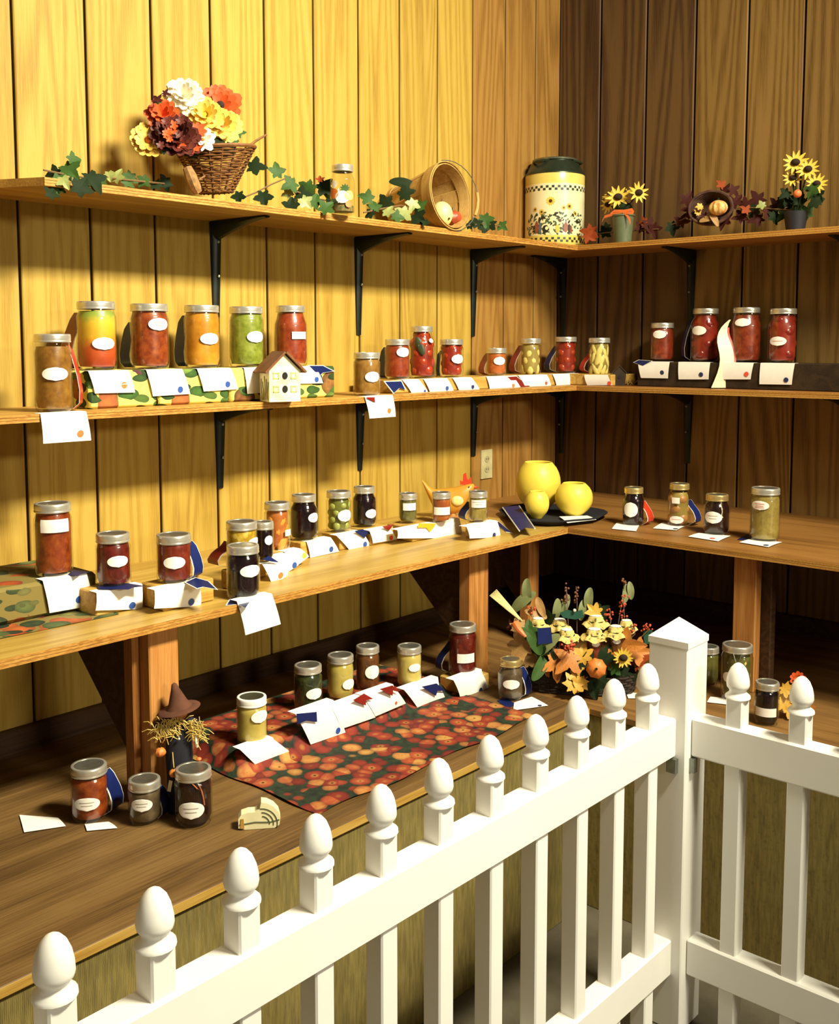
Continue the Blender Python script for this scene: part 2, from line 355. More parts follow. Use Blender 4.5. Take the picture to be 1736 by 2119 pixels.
# platform
pl = thing('display_platform', 'low L-shaped plywood display platform under the bench', 'platform', (-1.2, -.9, 0))
def part_w(mb, name, mat, parent, smooth=False):
    o = mb.build(name, mat, parent, parent.location, smooth); o.location = (0, 0, 0); return o
part_w(bevbox((-4.2, -1.2, -.94, -.02, ZP - .02, ZP), .002), 'top_board', M_PLAT, pl)
part_w(bevbox((-1.2, -.02, -2.8, -.02, ZP - .02, ZP), .002), 'top_board', wood('platform_planks_turned', '#5a3f20', '#855f32', '#9c7440', (9, 9, .7), 7, .55, 240, 'y'), pl)
m, nt, b = newmat('fuzzy_front_panel'); v = coords(nt); wv = nd(nt, 'ShaderNodeTexWave'); wv.inputs['Scale'].default_value = 90; wv.inputs['Distortion'].default_value = 2.5; nt.links.new(v, wv.inputs[0])
k = math_(nt, 'ADD', math_(nt, 'MULTIPLY', wv.outputs['Fac'], .25), math_(nt, 'MULTIPLY', noise(nt, coords(nt, (60, 60, 8)), 2, 4), .75))
nt.links.new(ramp(nt, k, [(.3, '#5c5128'), (.7, '#8d7c42')]), b.inputs['Base Color']); b.inputs['Roughness'].default_value = .9; bump(nt, b, k, .4, .002)
part_w(bevbox((-4.2, -1.18, -.935, -.915, 0, ZP - .021), .002), 'front_panel', m, pl)
part_w(bevbox((-1.195, -1.175, -2.8, -.936, 0, ZP - .021), .002), 'front_panel', m, pl)
e = MB(); e.box(-4.2, -1.2, -.9425, -.9402, ZP - .018, ZP - .001); part_w(e, 'edge_strip', M_BLOCK, pl)

# bench posts, gussets
def post(label, x, y, wx, wy, two=False, ztop=ZBB, z0=ZP):
    r = thing('bench_post', label, 'post', (x, y, z0), 'lumber posts under the bench')
    def bb(n, a): part_w(bevbox(a, .003), n, M_POST, r)
    if two:
        bb('stud', (x - wx / 2, x - .001, y, y + wy, z0, ztop - .001)); bb('stud', (x + .001, x + wx / 2, y, y + wy, z0, ztop - .001))
    else:
        bb('stud', (x - wx / 2, x + wx / 2, y, y + wy, z0, ztop - .001))
    return r
pA = at(297, 1400, 1, -.555).x; pB = at(371, 1400, 1, -.555).x
r = post('double lumber post under the left bench beside the scarecrow', (pA + pB) / 2 + .008, -.555, pB - pA - .016, .04)
part_w(bevbox((pA, pA + .06, -.513, -.475, ZP, ZBB - .002), .003), 'back_stud', M_POST, r)
pA = at(972, 1250, 1, -.52).x; pB = at(1011, 1250, 1, -.52).x
post('double lumber post under the left bench beside the tall red jar', (pA + pB) / 2, -.52, pB - pA, .045, True); xm = pA
q = at(1105, 1200, 1, -.42); post('single lumber post at the back under the bench corner', q.x, -.42, .062, .04)
qa = at(1515, 1300, 0, -.76); qb = at(1562, 1300, 0, -.76)
r = thing('bench_post', 'wide lumber post under the right bench behind the fence post', 'post', (-.76, (qa.y + qb.y) / 2, ZP), 'lumber posts under the bench')
part_w(bevbox((-.76, -.72, qb.y, qa.y, ZP, ZBB - .001), .003), 'stud', M_POST, r)
part_w(bevbox((-.715, -.68, qb.y - .03, qa.y - .04, ZP, ZBB - .001), .003), 'back_stud', M_BASE, r)
def gusset(label, px, y0, y1, zl, name='gusset_brace'):
    m = MB().ext([(px, y0, ZBB - .001), (px, y1, ZBB - .001), (px, y1 - .06, ZBB - .02), (px, y0, zl)], (.018, 0, 0))
    single(m, name, M_BASE, label, 'brace', 'plywood gussets under the bench', False)
gusset('dark triangular plywood brace behind the post beside the scarecrow', -2.425, -.474, -.10, .70)
gusset('dark triangular plywood brace behind the post beside the tall red jar', xm + .01, -.474, -.10, .70)
gusset('dark triangular plywood brace behind the single corner post', q.x - .01, -.375, -.05, .72)

# ================================================================= FENCE
fx, fy = -1.497, -1.373
fp = thing('fence_post', 'tall white square fence post with a pyramid cap at the corner', 'fence post', (fx, fy, 0))
w_ = .0508
part_w(bevbox((fx - w_, fx + w_, fy - w_, fy + w_, 0, .958), .003), 'shaft', M_VINYL, fp)
cp = MB(); u = w_ + .0012
cp.add([(fx - u, fy - u, .945), (fx + u, fy - u, .945), (fx + u, fy + u, .945), (fx - u, fy + u, .945), (fx - u, fy - u, .960), (fx + u, fy - u, .960), (fx + u, fy + u, .960), (fx - u, fy + u, .960), (fx, fy, 1.004)],
       [(3, 2, 1, 0), (0, 1, 5, 4), (1, 2, 6, 5), (2, 3, 7, 6), (3, 0, 4, 7), (4, 5, 8), (5, 6, 8), (6, 7, 8), (7, 4, 8)])
part_w(cp, 'pyramid_cap', M_VINYL, fp)
for dx, dy in ((-.052, -.02), (-.02, -.052)):
    bm_ = MB().box(fx + dx - .012, fx + dx + .004, fy + dy - .012, fy + dy + .012, .645, .679); part_w(bm_, 'rail_clip', M_IRON, fp)
PW = .0200
acorn = [(0, .001), (.0225, 0)]
def picket_meshes():
    s = MB(); s.v, s.f = bevbox((-PW, PW, -PW, PW, .04, .845), .003).v, bevbox((-PW, PW, -PW, PW, .04, .845), .003).f
    t = MB(); prof = [(0, .842), (.0288, .842), (.0282, .847), (.0205, .853), (.0190, .857), (.0200, .861), (.0250, .867), (.0262, .873), (.0255, .884), (.0225, .898), (.0170, .911), (.0100, .919), (.004, .9225), (0, .923)]
    t.lathe(prof, 20)
    return s.mesh('picket_shaft', M_VINYL, None, False), t.mesh('picket_finial', M_VINYL, None, True, 50)
pk_s, pk_t = picket_meshes()
fl_ = thing('picket_fence', 'white vinyl picket fence section running along the front of the left platform', 'fence', (-2.5, fy, 0))
fr_ = thing('picket_fence', 'white vinyl picket fence section turning away right of the tall post', 'fence', (fx, -2.0, 0))
def picket(parent, x, y):
    o = inst('picket', pk_s, parent, Vector((x, y, 0)) - parent.location); f = inst('finial', pk_t, o, (0, 0, 0))
for k in range(15):
    x = -1.641 - .1475 * k
    if x > -3.75: picket(fl_, x, fy)
for k in range(6): picket(fr_, fx, -1.525 - .1475 * k)
for z0, z1 in ((.682, .775), (.14, .23)):
    part_w(bevbox((-3.8, fx - w_, fy - .026, fy + .026, z0, z1), .004), 'rail', M_VINYL, fl_)
    part_w(bevbox((fx - .026, fx + .026, -2.45, fy - w_, z0, z1), .004), 'rail', M_VINYL, fr_)

# ================================================================= JARS
def hdir(p):
    d = Vector((p[0] - CAM.x, p[1] - CAM.y, 0)).normalized(); return d, Vector((d.y, -d.x, 0))
def jrad(kind):
    lr = {'w': .95, 'r': .85, 'n': .77, 's': .98}[kind]; zs = {'w': .76, 'r': .66, 'n': .62, 's': .82}[kind]; return lr, zs
def jar(label, px, yb, yt, wpx, z, kind, content, fill=.86, lab=None, lid='silver', group='canning jars', pieces=None, ink=None, pl=None, name='canning_jar'):
    p = at(px, yb, 2, z); d, rt = hdir(p); R = wpx / 2 * depth(p) / F * 1.015
    c = p + d * R * .96; c.z = z; lr, zs = jrad(kind)
    if pl: c = at(px, yb, AX[pl[0]], pl[1]); c.z = z; d, rt = hdir(c); R = wpx / 2 * depth(c) / F
    dc = Vector((c.x - CAM.x, c.y - CAM.y)).length
    v = ray(px, yt); hv = Vector((v.x, v.y)).length
    zt = CAM.z + v.z / hv * (dc + (.8 * R * lr if v.z < 0 else -.8 * R * lr)); h = zt - z
    bh = min(.0185, .2 * h); L = R * lr; nk = L - .0025; zn = h - bh
    pr = [(0, .004), (R * .6, .003), (R * .86, 0), (R * .96, .004), (R, .014), (R, h * .30), (R * .992, h * .5), (R, zs * h)]
    for t in (.2, .4, .6, .8, 1): pr.append((R + (nk - R) * (3 * t * t - 2 * t ** 3), zs * h + (zn - .004 - zs * h) * t))
    pr += [(nk, zn + .002), (nk - .001, h - .003)]
    def rad(zz):
        for (r0, z0), (r1, z1) in zip(pr[3:], pr[4:]):
            if z0 <= zz <= z1: return r0 + (r1 - r0) * (zz - z0) / max(1e-6, z1 - z0)
        return pr[-1][0]
    r = thing(name, label, 'jar', c, group)
    MB().lathe(pr, 32).build('glass', M_GLASS, r, ang=60)
    if content:
        ft = min(h * fill, h - bh * .6); n = 9; ins = .0028
        cp_ = [(0, .006)] + [(max(.004, rad(.008 + (ft - .008) * i / n) - ins - (.003 if i == 0 else 0)), .008 + (ft - .008) * i / n) for i in range(n + 1)] + [(0, ft)]
        if pieces: cp_ = [(a * .87, b_) for a, b_ in cp_]
        MB().lathe(cp_, 28).build('contents', CT[content], r)
    if pieces:
        pm, pr_, nm, kw = pieces; ft = h * fill
        me = MB().ell((0, 0, 0), kw.get('shape', (1, 1, 1)), 12, 8).mesh(nm, pm); zz = pr_ * .95 + .006; row = 0
        while zz < ft - pr_ * .3:
            q = max(.004, rad(zz) - pr_ - .0025); cnt = max(3, int(2 * PI * q / (pr_ * kw.get('gap', 1.75))))
            for i in range(cnt):
                a = 2 * PI * (i + .5 * (row % 2)) / cnt + random.uniform(-.12, .12); s_ = pr_ * random.uniform(.86, 1.04)
                Mx = Matrix.Translation((q * math.cos(a), q * math.sin(a), zz + random.uniform(-.12, .12) * pr_)) @ Matrix.Rotation(a + random.uniform(-.3, .3), 4, 'Z') @ Matrix.Rotation(random.uniform(-.4, .4) * kw.get('tilt', 1), 4, 'X') @ Matrix.Diagonal((s_, s_, s_, 1))
                inst(nm, me, r, M=Mx)
            zz += pr_ * kw.get('dz', 1.5); row += 1
    # lid: threaded band and disc
    lm = {'silver': M_SILVER, 'gold': M_GOLDL, 'white': M_WHITELID}[lid]
    bp = [(nk, zn - .001), (L + .0004, zn - .001), (L + .0010, zn + .001), (L + .0002, zn + .0025), (L, zn + bh * .3), (L + .0007, zn + bh * .42), (L, zn + bh * .54), (L + .0006, zn + bh * .68), (L, zn + bh * .8), (L - .0002, h - .0012), (L - .0012, h), (L - .0065, h), (L - .0068, h - .0012)]
    MB().lathe(bp, 36).build('lid_band', lm, r, ang=55)
    MB().lathe([(0, h - .0018), (L * .6, h - .0016), (L * .64, h - .0009), (L - .0072, h - .0009), (L - .0072, h - .0025), (0, h - .0026)], 32).build('lid_disc', M_DISC if lid != 'white' else plain('dark_lid_inset', '#3a3a2a', .5), r)
    # label on the glass
    def patch(u0, v0, uw, vw, shape, mat, nm, off, par):
        m = MB(); nu, nv = 13, (12 if shape == 'o' else 3)
        lx = R * math.sin(max(-1.2, min(1.2, math.asin(max(-.93, min(.93, u0 / R)))))); ph = math.asin(max(-.93, min(.93, u0 / R)))
        g = []
        for i in range(nv + 1):
            t = -1 + 2 * i / nv; row = []
            k_ = math.sqrt(max(.004, 1 - t * t)) if shape == 'o' else 1
            for j in range(nu + 1):
                s_ = (-1 + 2 * j / nu) * k_; a = ph + s_ * uw; zz = v0 - t * vw; q = rad(zz) + off
                row.append(-d * math.cos(a) * q + rt * math.sin(a) * q + Vector((0, 0, zz)))
            g.append(row)
        m.sheet(g, -.0003); return m.build(nm, mat, par)
    if lab:
        sh, lx, ly, lw, lh = lab; sc = (depth(c) - R) / F; u0 = (lx - px) * sc; ph = math.asin(max(-.93, min(.93, u0 / R)))
        v = ray(lx, ly); v0 = CAM.z + v.z / Vector((v.x, v.y)).length * (dc - R * math.cos(ph)) - z
        uw = min(.95, lw / 2 * sc / R / max(.45, math.cos(ph))); vw = lh / 2 * sc
        lo = patch(u0, v0, uw, vw, sh, M_LABEL, 'paper_label', .0010, r)
        if ink:
            for i, (t, wd) in enumerate(ink[1]): patch(u0, v0 + vw * t, uw * wd, vw * .045, 'r', ink[0], 'handwriting', .0014, lo)
    return dict(c=c, R=R, h=h, d=d, rt=rt, root=r, sc=(depth(c)) / F)
INK2 = (M_INK, ((.25, .55), (-.2, .42)))

# ---- ribbons, cards
def ribbon_side(J, mat, label, side=-1, top=.8, out=1.35, w=.030, group='prize ribbons', back=.6, tail=.02):
    c, R, h, d, rt = J['c'], J['R'], J['h'], J['d'], J['rt']; o = side
    pts = [(.80, top), (1.02, top - .1), (1.02 + (out - 1.02) * .7, top * .55), (out, top * .3), (out * .97, .09), (1.05, tail)]
    g = []; gb = []; n = 14
    for i in range(n + 1):
        t = i / n * (len(pts) - 1); k_ = min(int(t), len(pts) - 2); f = t - k_; f = f * f * (3 - 2 * f) * .5 + f * .5
        s_ = pts[k_][0] + (pts[k_ + 1][0] - pts[k_][0]) * f; u_ = pts[k_][1] + (pts[k_ + 1][1] - pts[k_][1]) * f
        p = c + rt * (o * s_ * R) + Vector((0, 0, u_ * h)) + d * R * .25; wv_ = (d * .8 + rt * (-o) * -back).normalized() * w
        g.append([p - wv_ * .5, p - wv_ * .17, p + wv_ * .17, p + wv_ * .5]); wv_ = wv_ * 1.16; e = rt * o * -.0012
        gb.append([p + e - wv_ * .5, p + e - wv_ * .17, p + e + wv_ * .17, p + e + wv_ * .5])
    m = MB().sheet(g, .0004); o_ = single(m, 'prize_ribbon', mat, label, 'ribbon', group)
    b_ = MB().sheet(gb, .0003).build('backing', M_RIBBACK, o_, o_.location); b_.location = (0, 0, 0); return o_
def flat(name, mat, label, cat, pts, plane, off=0, group=None, th=.0006, back=None):
    ax = AX[plane[0]]; P = [at(x, y, ax, plane[1] + off) for x, y in pts]
    n = Vector((0, 0, 0)); n[ax] = -1 if ax < 2 else 1
    m = MB().ext(P, n * th); o = single(m, name, mat, label, cat, group, False)
    if back:
        cc = sum(P, Vector()) / len(P); Q = [cc + (p - cc) * 1.14 - n * .0005 for p in P]
        b_ = MB().ext(Q, n * .0004).build('backing', M_RIBBACK, o, o.location, False); b_.location = (0, 0, 0)
    return o
def card(label, quad, plane, dot=None, dmat=None, flap=.03, curl=.004, group='white prize cards', lift=0, zt=None):
    ax = AX[plane[0]]; C_ = [at(x, y, ax, plane[1]) for x, y in quad]; n = Vector((0, 0, 0)); n[ax] = -1 if ax < 2 else 1
    if zt: C_[0].z = C_[1].z = zt
    g = []
    if flap and ax < 2:
        b_ = Vector((0, 0, 0)); b_[ax] = flap; z_ = max(C_[0].z, C_[1].z) + .0008
        rows = [[Vector((*( (C_[0].lerp(C_[1], j / 5) + b_)[:2]), z_)) for j in range(6)], [Vector((*( (C_[0].lerp(C_[1], j / 5) + b_ * .12)[:2]), z_)) for j in range(6)]]
        g += rows
    for i in range(6):
        t = i / 5; a, b2 = C_[0].lerp(C_[3], t), C_[1].lerp(C_[2], t)
        g.append([a.lerp(b2, j / 5) + n * (curl * math.sin(t * PI * .8) * (1 if ax < 2 else .3) + .0012 + lift) for j in range(6)])
    m = MB().sheet(g, .0005); o = single(m, 'prize_card', M_CARD, label, 'card', group)
    if dot:
        # find the point on the card under the sticker
        p = at(dot[0], dot[1], ax, plane[1]); U = (C_[1] - C_[0]).normalized(); V = (C_[3] - C_[0]).normalized()
        tt = max(0, min(1, (p - C_[0]).dot(V) / (C_[3] - C_[0]).length)); rr = dot[2] if len(dot) > 2 else .0085
        W_ = n.cross(U); H_ = (C_[3] - C_[0]).length
        def onc(w_):
            t_ = max(0, min(1, (w_ - C_[0]).dot(V) / H_)); return w_ + n * (curl * math.sin(t_ * PI * .8) * (1 if ax < 2 else .3) + .0028 + lift)
        m = MB(); rg = [onc(p)] + [onc(p + U * rr * q_ * math.cos(2 * PI * i / 20) + W_ * rr * q_ * math.sin(2 * PI * i / 20)) for q_ in (.5, 1) for i in range(20)]
        m.add(rg, [(0, 1 + i, 1 + (i + 1) % 20) for i in range(20)] + [(1 + i, 21 + i, 21 + (i + 1) % 20, 1 + (i + 1) % 20) for i in range(20)])
        q = m.build('round_sticker', dmat, o, o.location, False); q.location = (0, 0, 0)
    return o
# ================================================================= RISERS AND CLOTHS
def print_cloth(name, ground, cols, scale, thr=.5):
    m, nt, b = newmat(name); v0 = coords(nt, rnd=False)
    wn = nd(nt, 'ShaderNodeTexNoise'); wn.inputs['Scale'].default_value = scale * .8; nt.links.new(v0, wn.inputs['Vector'])
    vm = nd(nt, 'ShaderNodeVectorMath', operation='MULTIPLY_ADD'); nt.links.new(wn.outputs['Color'], vm.inputs[0]); vm.inputs[1].default_value = (.02, .02, .02); nt.links.new(v0, vm.inputs[2]); v = vm.outputs[0]
    nz = noise(nt, v0, scale * 3, 3); col = lin(ground); prev = None
    for L, (sc_, st, rot, t_, pk, cs) in enumerate(((scale, (1, 1, 1), 0, thr, .55, cols[0]), (scale * 1.0, (1, 1, 2.2), .7, .5, .35, cols[1]), (scale * 1.1, (1, 1, 2.2), -.8, .46, .5, cols[1]))):
        mp = nd(nt, 'ShaderNodeMapping'); mp.inputs['Scale'].default_value = st; mp.inputs['Rotation'].default_value = (rot * .3, rot, 0); mp.inputs['Location'].default_value = (L * 3.3, L * 1.7, L); nt.links.new(v, mp.inputs[0])
        vo = nd(nt, 'ShaderNodeTexVoronoi'); vo.inputs['Scale'].default_value = sc_; nt.links.new(mp.outputs[0], vo.inputs['Vector'])
        sp = nd(nt, 'ShaderNodeSeparateColor'); nt.links.new(vo.outputs['Color'], sp.inputs[0])
        c = ramp(nt, math_(nt, 'ADD', math_(nt, 'MULTIPLY', sp.outputs[0], .7), math_(nt, 'MULTIPLY', nz, .3)), cs)
        c = mixc(nt, .9, c, ramp(nt, vo.outputs['Distance'], [(0, (1, 1, 1)), (t_ * .5, (.8, .8, .75)), (t_, (.35, .35, .3))]), 'MULTIPLY')
        ins = math_(nt, 'MULTIPLY', math_(nt, 'LESS_THAN', vo.outputs['Distance'], t_), math_(nt, 'GREATER_THAN', sp.outputs[1], pk))
        prev = mixc(nt, ins, prev if prev is not None else ground, c)
    nt.links.new(prev, b.inputs['Base Color']); b.inputs['Roughness'].default_value = .8; return m
M_VEG = print_cloth('vegetable_print_cloth', '#d8cc62', ([(.2, '#5a2a3a'), (.4, '#a8562c'), (.6, '#b8862c'), (.8, '#6a3a24')], [(.2, '#1c3010'), (.5, '#3f6a20'), (.8, '#6f8a34')]), 15, .55)
M_PUMP = print_cloth('pumpkin_print_cloth', '#7a6a30', ([(.2, '#b44a18'), (.5, '#cc6a26'), (.8, '#94341a')], [(.2, '#26361a'), (.5, '#5a6a34'), (.8, '#8a8448')]), 16, .6)
def apple_cloth():
    m, nt, b = newmat('apple_print_cloth'); v = coords(nt)
    wob = nd(nt, 'ShaderNodeVectorMath', operation='ADD')
    vo = nd(nt, 'ShaderNodeTexVoronoi'); vo.inputs['Scale'].default_value = 24; vo.inputs['Randomness'].default_value = .8; nt.links.new(v, vo.inputs['Vector'])
    sp = nd(nt, 'ShaderNodeSeparateColor'); nt.links.new(vo.outputs['Color'], sp.inputs[0]); D = vo.outputs['Distance']
    nz = noise(nt, v, 60, 3)
    body = ramp(nt, math_(nt, 'ADD', math_(nt, 'MULTIPLY', sp.outputs[0], .7), math_(nt, 'MULTIPLY', nz, .45)), [(.15, '#66180a'), (.45, '#8a2a14'), (.68, '#a34a24'), (.92, '#bb9048')])
    body = mixc(nt, ramp(nt, D, [(.04, (.75, .75, .75)), (.3, (0, 0, 0))]), body, '#b88a3c')
    shade = ramp(nt, D, [(.0, (.05, .04, .02)), (.07, (.12, .1, .05)), (.12, (1, 1, 1)), (.42, (.9, .85, .85)), (.64, (.4, .3, .25))])
    app = mixc(nt, 1, body, shade, 'MULTIPLY'); leaf = ramp(nt, nz, [(.35, '#0c1208'), (.65, '#1f3218')])
    gap = ramp(nt, D, [(.60, (0, 0, 0)), (.66, (1, 1, 1))]); lf = math_(nt, 'GREATER_THAN', sp.outputs[1], .9)
    nt.links.new(mixc(nt, math_(nt, 'MAXIMUM', gap, lf), app, leaf), b.inputs['Base Color']); b.inputs['Roughness'].default_value = .8; return m
M_APPLE = apple_cloth()
ZRL, ZRM, ZRR = Z2 + .094, Z2 + .043, Z2 + .094
xa, xb, xc, xd = at(166, 848, 2, Z2).x + .02, at(327, 841, 1, -.228).x, at(476, 833, 1, -.228).x, at(684, 821, 1, -.205).x
for x0, x1, nm in ((xa, xb, 'first'), (xb, xc, 'middle'), (xc, xd, 'last')):
    lb = {'first': 'vegetable print riser box under the layered jar and the salsa jar', 'middle': 'vegetable print riser box under the peach jar', 'last': 'vegetable print riser box behind the cream birdhouse'}[nm]
    mb = bevbox((x0 + .001, x1 - .001, -.228, -.05, Z2 + .0005, ZRL), .006); single(mb, 'fabric_riser', M_VEG, lb, 'riser', 'vegetable print riser boxes', True)
M_DARKW = wood('dark_riser_wood', '#1e1610', '#33261a', '#43321f', (20, 20, 1), 5, .6, 240, 'x')
single(bevbox((-1.245, -.30, -.205, -.03, Z2 + .0005, ZRM), .002), 'wooden_riser', M_BLOCK, 'low wooden riser under the tomato jars on the middle left shelf', 'riser', None, False)
single(bevbox((-.215, -.03, -.40, -.005, Z2 + .0005, ZRM), .002), 'wooden_riser', M_BLOCK, 'short wooden riser in the corner under the pale pear jar', 'riser', None, False)
yr0 = at(1318, 802, 0, -.175).y
single(bevbox((-.175, -.02, -1.30, yr0, Z2 + .0005, ZRR), .003), 'wooden_riser', M_DARKW, 'dark riser on the right middle shelf under the big tomato jars', 'riser', None, False)

# ================================================================= MIDDLE SHELF JARS
JS = {}
G2 = 'jars on the middle shelf'
def J(key, *a, **k): JS[key] = jar(*a, **k)
J(1, 'quart jar of amber apple butter at the left end of the middle shelf', 113, 855, 691, 76, Z2 + .0015, 'w', 'amber', .84, ('o', 117, 774, 54, 28), group=G2, pl=('y', -.232))
J(2, 'quart jar layered red, yellow and green with an oval label', 202, 766, 623, 80, ZRL + .0015, 'w', 'layers', .86, ('o', 217, 711, 46, 26), group=G2, pl=('y', -.155))
J(3, 'quart jar of dark red salsa with the label high on its right side', 311, 764, 628, 79, ZRL + .0015, 'w', 'salsa', .88, ('o', 331, 671, 40, 26), group=G2, pl=('y', -.155), ink=INK2)
J(4, 'quart jar of bright orange peach puree on the fruit print riser', 419, 761, 631, 74, ZRL + .0015, 'w', 'peach', .88, ('o', 436, 701, 38, 24), group=G2, pl=('y', -.155))
J(5, 'quart jar of green relish next to the peach jar', 511, 759, 634, 71, ZRL + .0015, 'w', 'green', .88, ('o', 531, 697, 34, 24), group=G2, pl=('y', -.155))
J(6, 'quart jar of rust red sauce directly behind the birdhouse', 602, 756, 632, 69, ZRL + .0015, 'r', 'red', .88, ('r', 621, 694, 29, 15), group=G2, pl=('y', -.15))
J(7, 'pint jar of tan pear butter at the shelf edge right of the birdhouse', 759, 820, 729, 56, Z2 + .0015, 'w', 'tan', .86, ('o', 772, 780, 30, 22), group=G2, pl=('y', -.235))
J(8, 'pint jar of red sauce left of the tall tomato jar', 822, 786, 702, 53, ZRM + .0015, 'w', 'red', .86, ('o', 835, 729, 26, 20), group=G2, pl=('y', -.145))
J(9, 'tall quart jar of whole tomatoes with a dark basil leaf', 873, 784, 675, 57, ZRM + .0015, 'n', 'tomliq', .86, ('o', 894, 705, 9, 9), group=G2, pl=('y', -.13), pieces=(P_TOM, .020, 'tomato', {}))
J(10, 'pint jar of tomatoes right of the tall basil tomato jar', 934, 782, 702, 50, ZRM + .0015, 'w', 'tomliq', .86, ('o', 948, 743, 24, 19), group=G2, pl=('y', -.14), pieces=(P_TOM, .018, 'tomato', {}))
J(11, 'short half pint jar of orange red jam on the middle shelf', 1027, 779, 720, 41, ZRM + .0015, 's', 'orange', .84, ('o', 1034, 747, 24, 17), group=G2, pl=('y', -.15))
J(12, 'pint jar of pale yellow pears nearest the short jam jar', 1097, 775, 700, 45, ZRM + .0015, 'w', 'pale', .84, None, group=G2, pl=('y', -.13), pieces=(P_PEAR, .016, 'pear_piece', dict(shape=(.8, 1.1, 1.6), dz=1.9, gap=1.6)))
J(13, 'pint jar of bright red tomatoes in the corner between two pale jars', 1170, 774, 697, 46, ZRM + .0015, 'w', 'tomliq', .86, None, group=G2, pl=('y', -.15), pieces=(P_TOM, .019, 'tomato', {}))
J(14, 'pint jar of pale yellow pepper strips beside the tiny dark birdhouse', 1239, 774, 699, 46, ZRM + .0015, 'w', 'pale', .86, None, group=G2, pl=('x', -.125), pieces=(P_PEAR, .012, 'pepper_strip', dict(shape=(.7, 1.1, 2.8), dz=3.0, tilt=1.2, gap=1.5)))
J(15, 'pint jar of red salsa, smallest jar on the dark riser', 1369, 746, 668, 49, ZRR + .0015, 'w', 'dsalsa', .88, ('o', 1363, 692, 27, 17), group=G2, pl=('x', -.095))
J(16, 'quart jar of dark tomatoes beside a blue ribbon on the dark riser', 1458, 748, 638, 60, ZRR + .0015, 'r', 'tomliq', .88, ('o', 1444, 684, 29, 19), group=G2, pl=('x', -.095), pieces=(P_DTOM, .024, 'tomato', {}))
J(17, 'quart jar of red salsa beside the cream streamer on the dark riser', 1542, 747, 636, 63, ZRR + .0015, 'r', 'dsalsa', .86, ('o', 1534, 667, 34, 17), group=G2, pl=('x', -.095))
J(18, 'quart jar of whole tomatoes at the right end of the dark riser', 1618, 747, 638, 62, ZRR + .0015, 'r', 'tomliq', .88, ('o', 1608, 706, 34, 19), group=G2, pl=('x', -.095), pieces=(P_DTOM, .026, 'tomato', {}), ink=(M_REDINK, ((0, .6),)))
b9 = JS[9]; lf = MB().ell((0, 0, 0), (.013, .003, .034), 10, 6); o = lf.build('basil_leaf', P_LEAF, b9['root']); o.location = -b9['d'] * (b9['R'] * .86) - b9['rt'] * .006 + Vector((0, 0, b9['h'] * .62)); o.rotation_euler = (.1, .35, math.atan2(b9['d'].y, b9['d'].x) + PI / 2)
RB = 'prize ribbons on the middle shelf'
ribbon_side(JS[1], RED, 'red ribbon with white edge at the right of the amber quart jar', 1, .86, 1.45, .03, RB, .2)
ribbon_side(JS[2], MAROON, 'dark maroon ribbon hanging left of the layered quart jar', -1, .84, 1.55, .045, RB)
ribbon_side(JS[3], NAVY, 'navy ribbon between the layered jar and the salsa jar', -1, .72, 1.3, .042, RB)
ribbon_side(JS[4], NAVY, 'navy ribbon between the salsa jar and the peach jar', -1, .84, 1.28, .042, RB)
ribbon_side(JS[8], NAVY, 'navy ribbon left of the small red sauce jar', -1, .8, 1.25, .035, RB)
ribbon_side(JS[10], NAVY, 'thin blue ribbon tucked left of the pint of tomatoes', -1, .7, 1.15, .02, RB)
ribbon_side(JS[11], MAROON, 'maroon ribbon left of the short orange jam jar', -1, .8, 1.55, .035, RB)
ribbon_side(JS[12], MAROON, 'maroon ribbon left of the pale pear jar', -1, .8, 1.7, .035, RB)
ribbon_side(JS[13], NAVY, 'shiny navy ribbon left of the bright tomato jar in the corner', -1, .75, 1.7, .035, RB)
ribbon_side(JS[14], RED, 'red ribbon left of the pale pepper strip jar', -1, .55, 1.55, .03, RB)
ribbon_side(JS[16], NAVY, 'tall blue ribbon standing left of the dark tomato quart', -1, .86, 1.5, .03, RB, .3)
s17 = JS[17]; g = []
for i in range(13):
    t = i / 12; p = s17['c'] - s17['d'] * (s17['R'] * (.3 + .9 * t)) - s17['rt'] * (s17['R'] * (1.02 + .55 * t + .28 * math.sin(t * 6.5))) + Vector((0, 0, s17['h'] * .78 * (1 - t) - .092 * t * t))
    wv = (s17['rt'] * .95 + s17['d'] * .3) * (.006 + .046 * min(1, t * 2.2)); g.append([p - wv * .5, p, p + wv * .5])
o = single(MB().sheet(g, .0005), 'streamer', CREAM, 'wavy cream streamer hanging over the dark riser between two tomato quarts', 'ribbon', RB)
g2 = [[r_[2] - s17['d'] * .001, r_[2] + (r_[2] - r_[1]).normalized() * .007] for r_ in g[2:]]
MB().sheet([[Vector(a), Vector(b_)] for a, b_ in g2], .0005).build('red_edge', RED, o, o.location).location = (0, 0, 0)
